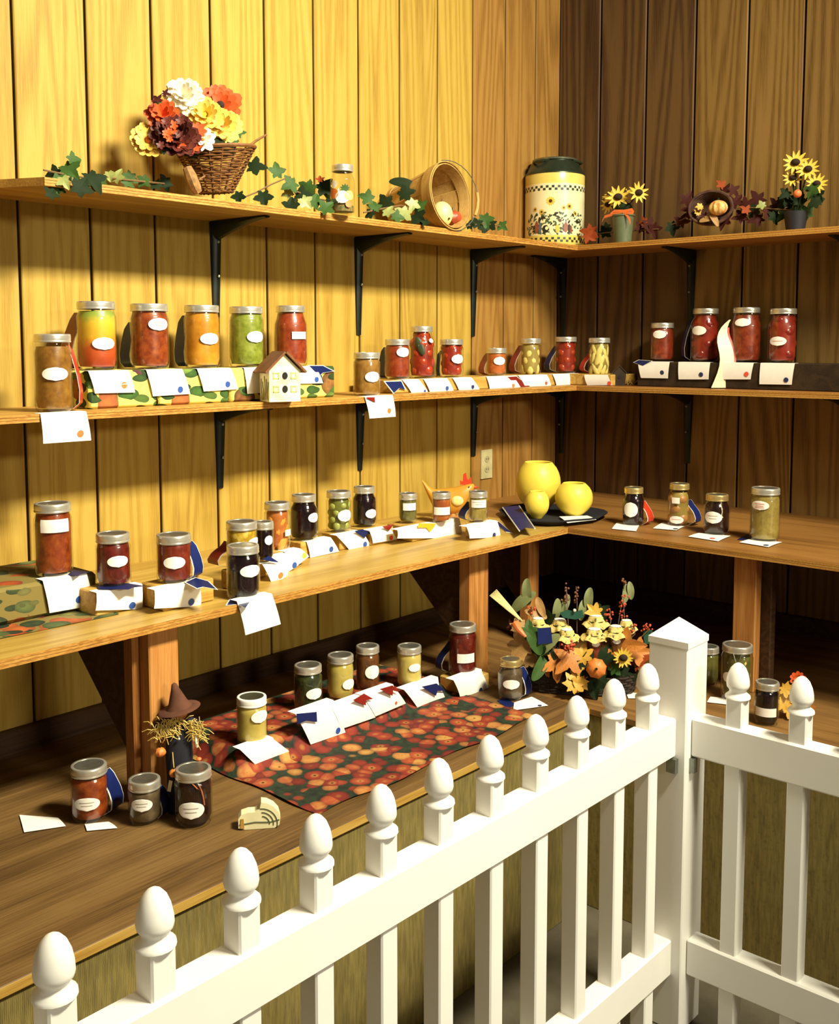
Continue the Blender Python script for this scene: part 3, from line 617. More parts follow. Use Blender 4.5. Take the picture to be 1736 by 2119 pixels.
# cards on the middle shelf
yL = ('y', -.2305); yM = ('y', -.2075); yE = ('y', -.2895); xR = ('x', -.1775)
card('large white card with orange dot hanging below the amber quart jar', [(83, 858), (178, 856), (187, 911), (88, 918)], yE, (164, 897), D_RED, zt=Z2)
card('white card with orange dot under the layered jar', [(182, 766), (266, 764), (278, 812), (195, 814)], yL, (255, 797), D_RED, zt=ZRL)
card('white card with blue dot under the salsa quart', [(302, 766), (377, 765), (392, 815), (315, 820)], yL, (371, 806), D_BLUE, zt=ZRL)
card('white card with blue dot under the peach jar', [(407, 763), (477, 761), (491, 805), (420, 810)], yL, (469, 795), D_BLUE, zt=ZRL)
card('white card without visible dot left of the birdhouse', [(504, 760), (553, 759), (556, 812), (510, 815)], yL, zt=ZRL)
card('white card with blue dot and blue ribbon right of the birdhouse roof', [(600, 758), (652, 756), (667, 793), (608, 794)], yL, (653, 785), D_BLUE, zt=ZRL)
flat('prize_ribbon', NAVY, 'blue swallowtail ribbon end lying on the last vegetable print box', 'ribbon', [(640, 757), (668, 757), (690, 768), (668, 771), (660, 778)], ('y', -.234), 0, RB, .0006, True)
card('white card with orange dot hanging over the shelf edge below the tan jar', [(754, 823), (812, 820), (817, 862), (763, 866)], yE, (803, 850), D_RED, zt=Z2)
flat('prize_ribbon', MAROON, 'small maroon ribbon tail at the base of the tan pear butter jar', 'ribbon', [(756, 822), (775, 822), (776, 833), (766, 828)], ('y', -.2955), 0, RB)
flat('prize_ribbon', NAVY, 'navy swallowtail ribbon draped left of the tomato cards', 'ribbon', [(797, 790), (830, 789), (838, 806), (826, 803), (815, 813)], ('y', -.211), 0, RB, .0006, True)
card('white card with small dot below the small red sauce jar', [(832, 789), (866, 788), (884, 811), (850, 813)], yM, (877, 809, .005), D_BLUE, zt=ZRM)
card('white card with blue dot below the tall basil tomato jar', [(876, 787), (925, 785), (937, 808), (888, 811)], yM, (923, 803), D_BLUE, zt=ZRM)
card('white card with blue dot below the pint of tomatoes', [(936, 785), (975, 783), (991, 806), (948, 807)], yM, (976, 800), D_DARK, zt=ZRM)
card('white card with orange dot below the short orange jam jar', [(1006, 781), (1060, 779), (1077, 804), (1012, 806)], yM, (1060, 797), D_RED, zt=ZRM)
flat('prize_ribbon', MAROON, 'maroon swallowtail ribbon crossing the cards near the corner', 'ribbon', [(1050, 780), (1068, 779), (1101, 803), (1086, 802), (1080, 809)], ('y', -.211), 0, RB, .0006, True)
card('white card with orange dot below the pale pear jar', [(1072, 778), (1131, 777), (1139, 798), (1085, 800)], yM, (1128, 792), D_SCAR, zt=ZRM)
card('white card with blue dot below the bright tomato jar in the corner', [(1143, 777), (1198, 776), (1208, 798), (1150, 799)], yM, (1194, 795), D_BLUE, zt=ZRM)
card('white card with red dot below the pale pepper strip jar', [(1209, 777), (1258, 776), (1268, 797), (1216, 797)], ('x', -.2185), (1262, 793), D_SCAR, flap=.06)
card('white card with dark blue dot below the small salsa jar on the dark riser', [(1320, 748), (1386, 747), (1383, 783), (1327, 782)], xR, (1371, 771), D_DARK, zt=ZRR)
flat('prize_ribbon', NAVY, 'blue ribbon tail over the left end of the dark riser', 'ribbon', [(1312, 750), (1322, 745), (1348, 747), (1330, 757)], ('x', -.181), 0, RB, .0006, True)
card('white card with dark blue dot below the dark tomato quart', [(1404, 747), (1470, 746), (1467, 785), (1405, 785)], xR, (1452, 775), D_DARK, zt=ZRR)
card('white card with red dot partly covered by the cream streamer', [(1496, 747), (1560, 746), (1554, 785), (1494, 785)], xR, (1546, 774), D_SCAR, zt=ZRR)
card('white card with dark blue dot at the right end of the dark riser', [(1574, 748), (1645, 747), (1639, 796), (1572, 795)], xR, (1628, 786), D_DARK, zt=ZRR)

# ================================================================= BENCH BLOCKS, JARS
G3 = 'jars on the bench'; RB3 = 'prize ribbons on the bench'
HB = .048; ZK = ZB + HB
def block(label, x0, x1, y0, y1, h=HB): single(bevbox((x0, x1, y0, y1, ZB + .0005, ZB + h), .003), 'wood_block', M_BLOCK, label, 'block', 'pine riser blocks on the bench', False)
mb = bevbox((-2.95, -2.435, -.37, -.13, ZB + .004, ZB + .085), .008); single(mb, 'fabric_riser', M_PUMP, 'pumpkin print riser box under the tall orange jar on the bench', 'riser')
g = []
for i in range(9):
    row = []
    for j in range(15):
        u, v_ = j / 14, i / 8; a = at(-140, 1262, 2, ZB).lerp(at(205, 1240, 2, ZB), u); b_ = at(-140, 1352, 2, ZB).lerp(at(246, 1272, 2, ZB), u)
        p = a.lerp(b_, v_); p.z = ZB + .0025 + .0008 * math.sin(u * 19) * math.sin(v_ * 7); row.append(p)
    g.append(row)
single(MB().sheet(g, .001), 'table_runner', M_PUMP, 'pumpkin print cloth lying flat at the left end of the bench', 'cloth')
J(19, 'tall jar of orange tomato sauce with a rectangular label on the bench', 113, 1195, 1036, 76, ZB + .0875, 'w', 'salsa', .9, ('r', 117, 1089, 60, 27), group=G3)
J(20, 'pint jar of dark red jam with shoulders on the bench', 236, 1217, 1098, 71, ZB + .0575, 'w', 'dred', .88, ('o', 246, 1162, 43, 24), group=G3)
J(21, 'straight sided pint jar of red jam right of the shouldered one', 361, 1209, 1100, 72, ZB + .0575, 's', 'red2', .88, ('o', 362, 1165, 46, 26), group=G3)
b0, b1 = JS[20]['c'], JS[21]['c']; f20 = at(246, 1218, 2, ZB + .056).y; f21 = at(366, 1212, 2, ZB + .056).y
single(bevbox((b0.x - .07, b0.x + .055, f20 + .003, b0.y + .05, ZB + .0005, ZB + .056), .003), 'wood_block', M_BLOCK, 'pine block under the shouldered dark red jam jar', 'block', 'pine riser blocks on the bench', False)
single(bevbox((b1.x - .06, b1.x + .085, f21 + .003, b1.y + .05, ZB + .0005, ZB + .056), .003), 'wood_block', M_BLOCK, 'pine block under the straight sided jam jar', 'block', 'pine riser blocks on the bench', False)
J(22, 'pint jar of nearly black grape jelly at the front edge of the bench', 504, 1243, 1122, 69, ZB + .0015, 'w', 'purple', .88, ('o', 521, 1182, 42, 26), group=G3)
J(23, 'jar of yellow corn relish behind the black jelly jar', 501, 1182, 1074, 64, ZK + .0015, 's', 'corn', .86, ('o', 528, 1120, 20, 16), group=G3)
J(24, 'slim jar of dark jam between the corn relish and the peaches', 546, 1166, 1076, 42, ZK + .0015, 's', 'purple', .86, ('o', 557, 1118, 16, 20), group=G3)
J(25, 'pint jar of orange peach slices on the bench', 574, 1139, 1036, 54, ZK + .0015, 'w', 'syrup', .86, ('r', 597, 1102, 11, 13), group=G3, pieces=(P_PEACH, .015, 'peach_slice', dict(shape=(.8, 1, 1.8), dz=2.0, gap=1.6)))
J(26, 'quart jar of black grape juice with a round fruit label left of the olives', 629, 1120, 1020, 58, ZK + .0015, 'r', 'purple', .88, ('o', 650, 1071, 20, 20), group=G3, ink=(D_RED, ((-.1, .35),)))
J(27, 'pint jar of whole green olives', 701, 1103, 1013, 52, ZK + .0015, 'w', 'brine', .84, ('o', 715, 1067, 28, 25), group=G3, pieces=(P_OLIVE, .0135, 'olive', {}))
J(28, 'quart jar of black grape juice with a round fruit label right of the olives', 754, 1092, 1004, 51, ZK + .0015, 'r', 'purple', .88, ('o', 769, 1063, 22, 19), group=G3, ink=(D_RED, ((-.1, .35),)))
J(29, 'half pint jar of olive green jelly left of the wooden hen', 844, 1084, 1018, 38, ZK + .0015, 's', 'olive', .84, ('r', 848, 1049, 28, 15), group=G3)
J(30, 'half pint jar of golden orange jam in front of the wooden hen', 913, 1083, 1016, 39, ZK + .0015, 's', 'syrup', .84, ('r', 915, 1058, 37, 16), group=G3)
J(31, 'half pint jar of tan jelly with a written label right of the hen', 989, 1082, 1014, 39, ZK + .0015, 's', 'khaki', .84, ('r', 991, 1043, 33, 16), group=G3, ink=(M_INK, ((.45, .8), (-.15, .4))))
FR = {k: at(x, y, 2, ZK).y for k, (x, y) in {23: (565, 1164), 24: (580, 1150), 25: (605, 1139), 26: (659, 1117), 27: (722, 1104), 28: (784, 1095), 29: (886, 1085), 31: (997, 1084)}.items()}
for k, lb in ((23, 'corn relish jar'), (24, 'slim dark jam jar'), (25, 'peach slices jar'), (26, 'black juice jar left of the olives'), (27, 'green olives jar'), (28, 'black juice jar right of the olives'), (31, 'written label half pint')):
    q = JS[k]; a = q['R'] + .004
    block('pine block under the ' + lb, q['c'].x - a * .95, q['c'].x + a * .95 + (.02 if k > 26 else 0), FR[k] + .003, q['c'].y + a * .8)
q, q2 = JS[29], JS[30]; block('long pine block shared by two half pint jars by the hen', q['c'].x - .05, q2['c'].x + .06, FR[29] + .003, q['c'].y + .045)
ribbon_side(JS[21], NAVY, 'navy ribbon tied to the straight sided jam jar', 1, .8, 1.4, .035, RB3)
ribbon_side(JS[23], MAROON, 'maroon ribbon left of the corn relish jar', -1, .55, 1.9, .04, RB3)
ribbon_side(JS[31], NAVY, 'navy ribbon with white edge left of the written label half pint', -1, .62, 1.75, .035, RB3)
card('white card with blue dot below the tall orange jar on the bench', [(88, 1202), (180, 1190), (193, 1252), (101, 1268)], ('y', -.3735), (161, 1240), D_BLUE)
flat('prize_ribbon', NAVY, 'navy ribbon tail at the foot of the tall orange bench jar', 'ribbon', [(140, 1190), (152, 1179), (188, 1184), (168, 1188), (160, 1192)], ('z', ZB + .0885), 0, RB3, .0006)
card('white card with blue dot below the shouldered dark red jam jar', [(199, 1219), (294, 1217), (292, 1260), (196, 1263)], ('y', f20), (271, 1252), D_BLUE, zt=ZB + .056)
card('white card with blue dot below the straight sided jam jar', [(319, 1213), (413, 1211), (414, 1254), (317, 1259)], ('y', f21), (393, 1245), D_BLUE, zt=ZB + .056)
flat('prize_ribbon', NAVY, 'navy ribbon tail spread under the shouldered dark red jam jar', 'ribbon', [(204, 1219), (200, 1208), (250, 1205), (300, 1213), (275, 1216), (266, 1220)], ('z', ZB + .0592), 0, RB3)
flat('prize_ribbon', NAVY, 'navy ribbon tail spread right of the straight sided jam jar', 'ribbon', [(385, 1205), (405, 1196), (430, 1203), (447, 1219), (420, 1214), (408, 1217)], ('z', ZB + .0592), 0, RB3, .0006, True)
card('blank white card hanging over the bench edge below the black jelly jar', [(492, 1252), (562, 1229), (579, 1291), (506, 1314)], ('y', -.599))
flat('prize_ribbon', NAVY, 'navy swallowtail ribbon under the black jelly jar', 'ribbon', [(478, 1238), (470, 1252), (492, 1250), (508, 1258), (520, 1240)], ('z', ZB + .0012), 0, RB3, .0006, True)
def fcard(lb, quad, z, dot=None, dm=None): return card(lb, quad, ('z', z), dot, dm, flap=0, curl=.006, lift=.001)
fy_ = lambda k: FR[29 if k == 30 else k]
card('white card with orange dot nearest the black jelly jar', [(543, 1165), (588, 1158), (594, 1190), (562, 1211)], ('y', fy_(23)), (578, 1190), D_RED, zt=ZK)
card('white card with blue dot below the slim dark jam jar', [(562, 1152), (597, 1140), (616, 1169), (590, 1186)], ('y', fy_(24)), (607, 1169), D_BLUE, zt=ZK)
flat('prize_ribbon', NAVY, 'navy ribbon tail between the slim jam jar and its card', 'ribbon', [(543, 1158), (556, 1150), (578, 1164), (562, 1162)], ('y', fy_(23) - .009), 0, RB3)
card('white card with yellow dot below the peach slices jar', [(588, 1143), (622, 1131), (638, 1151), (616, 1168)], ('y', fy_(25)), (627, 1149), D_YEL, zt=ZK)
card('white card with blue dot below the black juice jar left of the olives', [(634, 1122), (684, 1108), (700, 1141), (640, 1154)], ('y', fy_(26)), (683, 1136), D_BLUE, zt=ZK)
card('white card with blue dot below the green olives jar', [(696, 1106), (748, 1099), (766, 1130), (722, 1139)], ('y', fy_(27)), (753, 1126), D_BLUE, zt=ZK)
flat('prize_ribbon', NAVY, 'blue swallowtail ribbon lying across the olive jar card', 'ribbon', [(733, 1099), (750, 1095), (770, 1104), (758, 1106), (754, 1114)], ('y', fy_(27) - .009), 0, RB3)
card('white card with orange dot below the black juice jar right of the olives', [(764, 1097), (804, 1090), (820, 1116), (770, 1124)], ('y', fy_(28)), (807, 1112), D_SCAR, zt=ZK)
flat('prize_ribbon', MAROON, 'small red ribbon tail right of the black juice jar', 'ribbon', [(790, 1090), (815, 1084), (805, 1098), (798, 1094)], ('y', fy_(28) - .009), 0, RB3)
card('wide white card with yellow dot below the two half pint jars', [(822, 1086), (950, 1084), (955, 1113), (820, 1114)], ('y', min(fy_(29), fy_(30))), (942, 1107), D_YEL, zt=ZK)
flat('prize_ribbon', YELLOW, 'yellow swallowtail ribbon on the wide card in front of the hen', 'ribbon', [(866, 1083), (902, 1083), (897, 1092), (889, 1101), (882, 1092), (864, 1092)], ('y', min(fy_(29), fy_(30)) - .007), 0, RB3)
card('white card with dark blue dot below the written label half pint', [(965, 1085), (1028, 1083), (1034, 1112), (970, 1114)], ('y', fy_(31)), (1020, 1107), D_DARK, zt=ZK)
flat('prize_ribbon', NAVY, 'navy ribbon tail curling right of the written label half pint', 'ribbon', [(1010, 1078), (1032, 1080), (1058, 1102), (1046, 1100), (1036, 1092)], ('z', ZB + .0015), 0, RB3, .0006, True)

# right bench
G4 = 'jars on the right bench'
J(32, 'pint jar of black jam with a round white label on the right bench', 1310, 1089, 1006, 45, ZB + .0022, 'r', 'purple', .88, ('o', 1304, 1055, 29, 31), 'gold', G4)
J(33, 'jar of brown spiced crab apples with two labels', 1404, 1090, 998, 47, ZB + .0022, 'r', 'pale', .8, ('o', 1399, 1076, 29, 16), 'gold', G4, pieces=(P_EGG, .021, 'crab_apple', {}), ink=(M_REDINK, ((.1, .6),)))
J(34, 'squat jar of black jam with an oval label and thin cord', 1482, 1108, 1020, 53, ZB + .0022, 'r', 'black', .88, ('o', 1474, 1071, 36, 25), 'gold', G4, ink=INK2)
J(35, 'tall quart jar of khaki apple sauce with red writing on its label', 1581, 1122, 1006, 60, ZB + .0022, 'w', 'khaki', .88, ('o', 1570, 1046, 36, 19), 'silver', G4, ink=(M_REDINK, ((.35, .5), (-.1, .42), (-.45, .5))))
k33 = JS[33]; m = MB(); g = []
for i in range(4):
    g.append([(-k33['d'] * math.cos(a) + k33['rt'] * math.sin(a)) * (k33['R'] + .0012) + Vector((0, 0, k33['h'] * .62 - .010 + .0067 * i)) for a in (-.62, -.45, -.28, -.1, .05)])
m.sheet(g, .0003).build('price_sticker', M_LABEL, k33['root'])
k34 = JS[34]; MB().tube([(-k34['d'] * math.cos(a) + k34['rt'] * math.sin(a)) * (k34['R'] * r_) + Vector((0, 0, k34['h'] * z_)) for a, r_, z_ in ((.3, .88, .8), (.35, 1.0, .7), (.4, 1.03, .6), (.35, 1.03, .52), (.45, 1.03, .45))], .0013, 5).build('cord', CREAM, k34['root'])
ribbon_side(JS[32], RED, 'shiny red ribbon with white edge right of the round label jar', 1, .62, 1.6, .034, 'ribbons on the right bench', .5, -.0)
ribbon_side(JS[33], NAVY, 'shiny navy ribbon right of the crab apple jar', 1, .6, 1.7, .034, 'ribbons on the right bench', .5, -.0)
flat('prize_ribbon', NAVY, 'dark blue ribbon under the tall khaki jar', 'ribbon', [(1525, 1117), (1545, 1106), (1560, 1106), (1550, 1118)], ('z', ZB + .0012), 0, 'ribbons on the right bench')
fcard('white card lying under the round label jar', [(1277, 1082), (1324, 1086), (1316, 1101), (1266, 1096)], ZB)
fcard('white card with dark dot lying under the crab apple jar', [(1372, 1082), (1417, 1090), (1400, 1099), (1351, 1095)], ZB, (1398, 1097), D_DARK)
fcard('white card with red mark lying under the squat black jam jar', [(1446, 1104), (1512, 1110), (1486, 1122), (1424, 1112)], ZB, (1474, 1117), D_SCAR)
fcard('white card lying under the tall khaki jar', [(1556, 1116), (1618, 1123), (1590, 1134), (1530, 1124)], ZB, (1585, 1131), D_DARK)

# yellow globes on a black tray
tr = MB(); tc = at(1140, 1072, 2, ZB + .003); dT, rT = hdir(tc)
def trw(k, a, r, z): return r * (1 + .05 * math.sin(3 * a + 1) + .03 * math.sin(7 * a)), z + (.006 * math.sin(5 * a) if r > .2 else 0)
tr.lathe([(0, .001), (.165, .001), (.19, .018), (.186, .022), (.16, .008), (0, .007)], 40, (0, 0, 0), trw)
trM = Matrix.Rotation(math.atan2(rT.y, rT.x), 3, 'Z') @ Matrix.Diagonal((1, 1.05, 1)); tr.v = [trM @ v + Vector((tc.x, tc.y, ZB)) + dT * .03 for v in tr.v]
single(tr, 'cloth_tray', plain('black_velvet', '#0d0c14', .95, 0, .3), 'black cloth covered tray under the yellow globes in the bench corner', 'tray')
M_WAX = plain('yellow_wax', '#e8d04e', .45, 0, .04, 12)
wb = M_WAX.node_tree.nodes['Principled BSDF']; wb.inputs['Subsurface Weight'].default_value = .25; wb.inputs['Subsurface Radius'].default_value = (.03, .02, .006)
def globe(lb, px, yb, yt, wpx, dback):
    p = at(px, yb, 2, ZB + .009); d, rt = hdir(p); p = p + d * dback; R = wpx / 2 * depth(p) / F; c = p + d * R * .3; c.z = ZB + .009
    v = ray(px, yt); h = CAM.z + v.z / Vector((v.x, v.y)).length * (Vector((c.x - CAM.x, c.y - CAM.y)).length + R * .55) - c.z
    mid = h * .52; pr = []
    for i in range(11):
        t = -1 + 1.78 * i / 10; zz = mid + t * mid; pr.append((max(0, R * math.sqrt(max(0, 1 - (abs(t) ** 2.1)))), zz))
    pr[0] = (0, 0); pr.insert(1, (R * .42, 0)); rim, zr = pr[-1]
    pr += [(rim - .003, zr + .003), (rim - .007, zr), (rim * .92, zr - .03), (R * .85, mid), (R * .5, .02), (0, .015)]
    return single(MB().lathe(pr, 40, c), 'wax_globe', M_WAX, lb, 'globe', 'yellow wax globes')
globe('largest yellow wax globe, at the back of the black tray', 1113, 1063, 947, 93, .055)
globe('smallest yellow wax globe, in front of the largest one', 1111, 1071, 1012, 50, -.02)
globe('medium yellow wax globe at the right of the black tray', 1187, 1069, 993, 78, 0)
fcard('white card in front of the medium yellow globe', [(1157, 1070), (1215, 1068), (1234, 1077), (1174, 1084)], ZB + .012, (1228, 1077, .005), D_DARK)
o = flat('prize_ribbon', NAVY, 'wide navy ribbon with white borders over the front of the black tray', 'ribbon', [(1040, 1050), (1074, 1046), (1107, 1094), (1088, 1092), (1075, 1099)], ('z', ZB + .026), 0, RB3, .0008)
for a, c_ in (((1040, 1050), (1075, 1099)), ((1074, 1046), (1107, 1094))):
    P, Q = at(*a, 2, ZB + .0275), at(*c_, 2, ZB + .0275); MB().tube([P, Q], .0022, 4).build('white_border', M_RIBBACK, o, o.location).location = (0, 0, 0)

# ---- wooden hen
def loft(secs, n=16):
    # secs: list of (center Vector, up Vector*half, side Vector*half)
    m = MB(); v = []; f = []
    for c, u, s_ in secs:
        for k in range(n): a = 2 * PI * k / n; v.append(c + u * math.sin(a) + s_ * math.cos(a))
    for i in range(len(secs) - 1):
        for k in range(n): l = (k + 1) % n; f.append((i * n + k, i * n + l, (i + 1) * n + l, (i + 1) * n + k))
    f += [tuple(range(n)), tuple(range(len(secs) * n - 1, (len(secs) - 1) * n - 1, -1))]
    return m.add(v, f)
hp = at(930, 1062, 2, ZB); hp = Vector((-.99, -.16, ZB)); hp = Vector((at(930, 1040, 1, -.17).x, -.17, ZB))
he = thing('hen_figurine', 'orange wooden hen figurine with red comb standing behind the half pint jars', 'figurine', hp)
dH, rH = hdir(hp); sH = depth(hp) / F; zH = lambda y: at(930, y, 1, -.17).z - ZB; XH = lambda x: rH * ((x - 930) * sH)
prof = [(874, 996, 3), (880, 1006, 8), (887, 1018, 12), (895, 1029, 18), (905, 1034, 22), (920, 1036, 26), (938, 1036, 28), (952, 1032, 27), (964, 1022, 20), (973, 1013, 13), (979, 1008, 7), (981, 1006, 3)]
secs = [(XH(x) + Vector((0, 0, zH(y))), Vector((0, 0, r * sH)), dH * min(.030, .75 * r * sH + .002)) for x, y, r in prof]
m, nt, b = newmat('hen_paint'); nt.links.new(ramp(nt, noise(nt, coords(nt), 14, 3), [(.3, '#c48a2a'), (.5, '#cc8f30'), (.7, '#c87426')]), b.inputs['Base Color']); b.inputs['Roughness'].default_value = .4
loft(secs).build('body', m, he)
M_HENW = plain('hen_wing_cream', '#e6d488', .45); M_COMB = plain('hen_comb_red', '#cf3a20', .4)
wg = MB().ell(XH(946) + Vector((0, 0, zH(1034))) - dH * .029, (1, 1, 1), 14, 8, Matrix(((rH.x * .022, dH.x * .008, 0), (rH.y * .022, dH.y * .008, 0), (0, 0, .018)))); wg.build('wing', M_HENW, he)
MB().ext([XH(x) + Vector((0, 0, zH(y))) - dH * .004 for x, y in [(952, 1003), (951, 994), (957, 997), (958, 982), (964, 978), (966, 990), (969, 994), (974, 986), (976, 1002)]], dH * .009).build('comb', M_COMB, he, smooth=False)
MB().lathe([(0, .022), (.004, .012), (.007, 0), (0, -.002)], 10, M=Matrix.Translation(XH(978) + Vector((0, 0, zH(1007)))) @ Matrix(((dH.x, 0, rH.x, 0), (dH.y, 0, rH.y, 0), (0, 1, -.15, 0), (0, 0, 0, 1)))).build('beak', M_COMB, he)
MB().ell(XH(970) + Vector((0, 0, zH(1006))) - dH * .020, .0025, 8, 6).build('eye', plain('black_bead', '#101010', .2), he)
hb = MB(); hb.lathe([(0, 0), (.035, 0), (.035, .006), (.012, .010), (.010, zH(1060)), (0, zH(1060))], 20, XH(936)); hb.build('stand', M_POST, he)

# ---- birdhouse on the middle shelf
bp0 = at(590, 832, 2, Z2); dB, rB = hdir(bp0); sB = depth(bp0) / F
bh = thing('birdhouse', 'cream painted birdhouse with brown gable roof in front of the rust red jar', 'birdhouse', (bp0.x, bp0.y, Z2))
th_ = math.radians(22); fxv = (rB * math.cos(th_) + dB * math.sin(th_)); fnv = (dB * math.cos(th_) - rB * math.sin(th_))   # front plane axes (right, into)
bw, bhh, bd = .092, .088, .072; ap = .132
def BP(x, y, z): return fxv * x + fnv * y + Vector((0, 0, z))
m, nt, b = newmat('birdhouse_cream'); nt.links.new(ramp(nt, noise(nt, coords(nt), 25, 3), [(.35, '#d8cf8e'), (.6, '#efe8c6')]), b.inputs['Base Color']); b.inputs['Roughness'].default_value = .6; M_BHC = m
ol = [BP(-bw / 2, 0, .001), BP(bw / 2, 0, .001), BP(bw / 2, 0, bhh), BP(0, 0, ap), BP(-bw / 2, 0, bhh)]
MB().ext(ol, fnv * bd).build('body', M_BHC, bh, smooth=False)
M_BHR = wood('birdhouse_roof_brown', '#4f2c14', '#7a4824', '#8f5a30', (20, 20, 2), 4, .6, 240)
for s_ in (-1, 1):
    e0, e1 = BP(0, -.012, ap + .004), BP(s_ * (bw / 2 + .012), -.012, bhh - .008); nrm = (e1 - e0).cross(fnv).normalized() * s_
    nrm = nrm if nrm.z > 0 else -nrm
    MB().ext([e0, e1, e1 + nrm * .006, e0 + nrm * .006], fnv * (bd + .024)).build('roof_slope', M_BHR, bh, smooth=False)
M_HOLE = plain('dark_hole', '#17130e', .9); M_WIN = plain('window_yellow_green', '#c6cf6a', .6); M_VINE = plain('painted_vine', '#6f7a3a', .7)
for zc in (.073, .036):
    MB().ext([BP(.008 * math.cos(2 * PI * i / 18), -.0006, zc + .010 * math.sin(2 * PI * i / 18)) for i in range(18)], fnv * -.001).build('entrance_hole', M_HOLE, bh, smooth=False)
    for xc in (-.026, .026):
        q = MB()
        for a in ((-.009, -.006, -.009, .009), (.006, .009, -.009, .009), (-.009, .009, -.009, -.006), (-.009, .009, .006, .009)): q.ext([BP(xc + a[0], -.0004, zc + a[2]), BP(xc + a[1], -.0004, zc + a[2]), BP(xc + a[1], -.0004, zc + a[3]), BP(xc + a[0], -.0004, zc + a[3])], fnv * -.0012)
        q.build('window_frame', M_WIN, bh, smooth=False)
for k in range(5):
    x_ = fxv * (-bw / 2 - .0008); MB().tube([x_ + fnv * (.01 + .012 * k + .004 * math.sin(k + t * 5)) + Vector((0, 0, .006 + t * (.05 + .008 * (k % 3)))) for t in (0, .25, .5, .75, 1)], .0012, 4).build('painted_vine', M_VINE, bh)
# tiny dark birdhouse and straw
tb = at(1281, 798, 2, Z2); dt, rt_ = hdir(tb); st = depth(tb) / F
tt = thing('tiny_birdhouse', 'tiny dark wooden birdhouse at the corner of the middle shelf', 'birdhouse', (tb.x, tb.y, Z2))
pt = [(-12, 0), (12, 0), (14, 24), (0, 38), (-14, 24)]
MB().ext([rt_ * (x * st) + Vector((0, 0, .001 + z * st)) for x, z in pt], dt * .035).build('body', M_DARKW, tt, smooth=False)
for s_ in (-1, 1):
    a, c_ = rt_ * 0 + Vector((0, 0, 41 * st)) - dt * .004, rt_ * (s_ * 18 * st) + Vector((0, 0, 22 * st)) - dt * .004
    MB().ext([a, c_, c_ + Vector((0, 0, .004)), a + Vector((0, 0, .004))], dt * .043).build('roof_slope', M_DARKW, tt, smooth=False)
MB().ext([rt_ * (.006 * math.cos(i * PI / 6)) + Vector((0, 0, 17 * st + .006 * math.sin(i * PI / 6))) - dt * .0005 for i in range(12)], dt * -.001).build('entrance_hole', M_HOLE, tt, smooth=False)
M_STRAW = plain('dry_straw', '#c9a85a', .7, 0, .2)
sw = MB()
for k in range(26):
    a = Vector((0, 0, .012)); x0 = random.uniform(6, 30) * st; sw.tube([rt_ * x0 + dt * random.uniform(0, .04) + Vector((0, 0, .003)), rt_ * (x0 + random.uniform(-.02, .03)) + dt * random.uniform(-.01, .05) + Vector((0, 0, random.uniform(.008, .035)))], .0009, 4)
sw.build('straw', M_STRAW, tt)['kind'] = 'stuff'
# outlet
ot = thing('wall_outlet', 'ivory double socket plate on the left wall above the bench corner', 'outlet', at(1005, 960, 1, 0))
zc = ot.location.z; MB().ext([(-.035, -.001, -.057), (.035, -.001, -.057), (.035, -.001, .057), (-.035, -.001, .057)], (0, -.005, 0)).build('cover_plate', plain('ivory_plastic', '#b9b083', .5), ot, smooth=False)
for s_ in (-1, 1):
    q = MB().ext([(.015 * math.cos(2 * PI * i / 16), -.006, s_ * .02 + .013 * math.sin(2 * PI * i / 16)) for i in range(16)], (0, -.002, 0)).build('socket', plain('socket_plastic', '#a89f74', .5), ot, smooth=False)
    for dx in (-.006, .006): MB().box(dx - .0012, dx + .0012, -.0086, -.0075, s_ * .02 - .004, s_ * .02 + .004).build('slot', M_HOLE, q, smooth=False)

# ================================================================= PLATFORM
cx0, cx1, cy0, cy1, cym = -2.20, -1.36, -.87, -.30, -.565
HR = .05
single(bevbox((cx0 + .045, cx1 - .06, cym + .012, cy1 - .01, ZP + .0005, ZP + HR - .004), .004), 'wooden_riser', M_BLOCK, 'low board hidden under the apple print cloth', 'riser', None, False)
g = []; NX, NY = 60, 44
for i in range(NY + 1):
    row = []
    for j in range(NX + 1):
        x = cx0 + (cx1 - cx0) * j / NX; y = cy1 + (cy0 - cy1) * i / NY
        s1 = 1 / (1 + math.exp(-(y - cym + .004) / .006)); s2 = 1 / (1 + math.exp(-(x - cx0 - .022) / .006)); s3 = 1 / (1 + math.exp((x - cx1 + .035) / .007))
        z = ZP + .0025 + HR * s1 * s2 * s3 + (.0025 + .0025 * math.sin(x * 23 + y * 9) * math.sin(y * 31 - x * 7)) * (1 - s1 * .9)
        edge = .01 * math.sin(x * 17) if i == NY else 0
        row.append(Vector((x + .004 * math.sin(y * 26), y + edge, z)))
    g.append(row)
single(MB().sheet(g, .0012), 'apple_cloth', M_APPLE, 'apple print cloth spread over the lower platform and its low riser', 'cloth')
ZC = ZP + HR + .0035
G5 = 'jars on the lower platform'
J(36, 'pint jar of orange salsa at the left end of the lower platform', 187, 1706, 1570, 76, ZP + .0022, 'w', 'salsa', .8, ('o', 181, 1665, 53, 28), group=G5, ink=INK2)
J(37, 'short jar of brown relish between the salsa and the corded jar', 301, 1711, 1600, 68, ZP + .0022, 'w', 'grey', .8, ('o', 294, 1667, 44, 27), group=G5, ink=INK2)
J(38, 'large dark brown jar with a twine bow in front of the scarecrow', 402, 1716, 1577, 77, ZP + .0022, 'w', 'black', .84, ('o', 396, 1678, 55, 36), group=G5, ink=INK2)
J(39, 'pale yellow jar with a white plastic lid at the left of the apple cloth', 522, 1547, 1432, 64, ZC, 'w', 'yellow', .84, ('o', 540, 1483, 34, 26), 'white', G5)
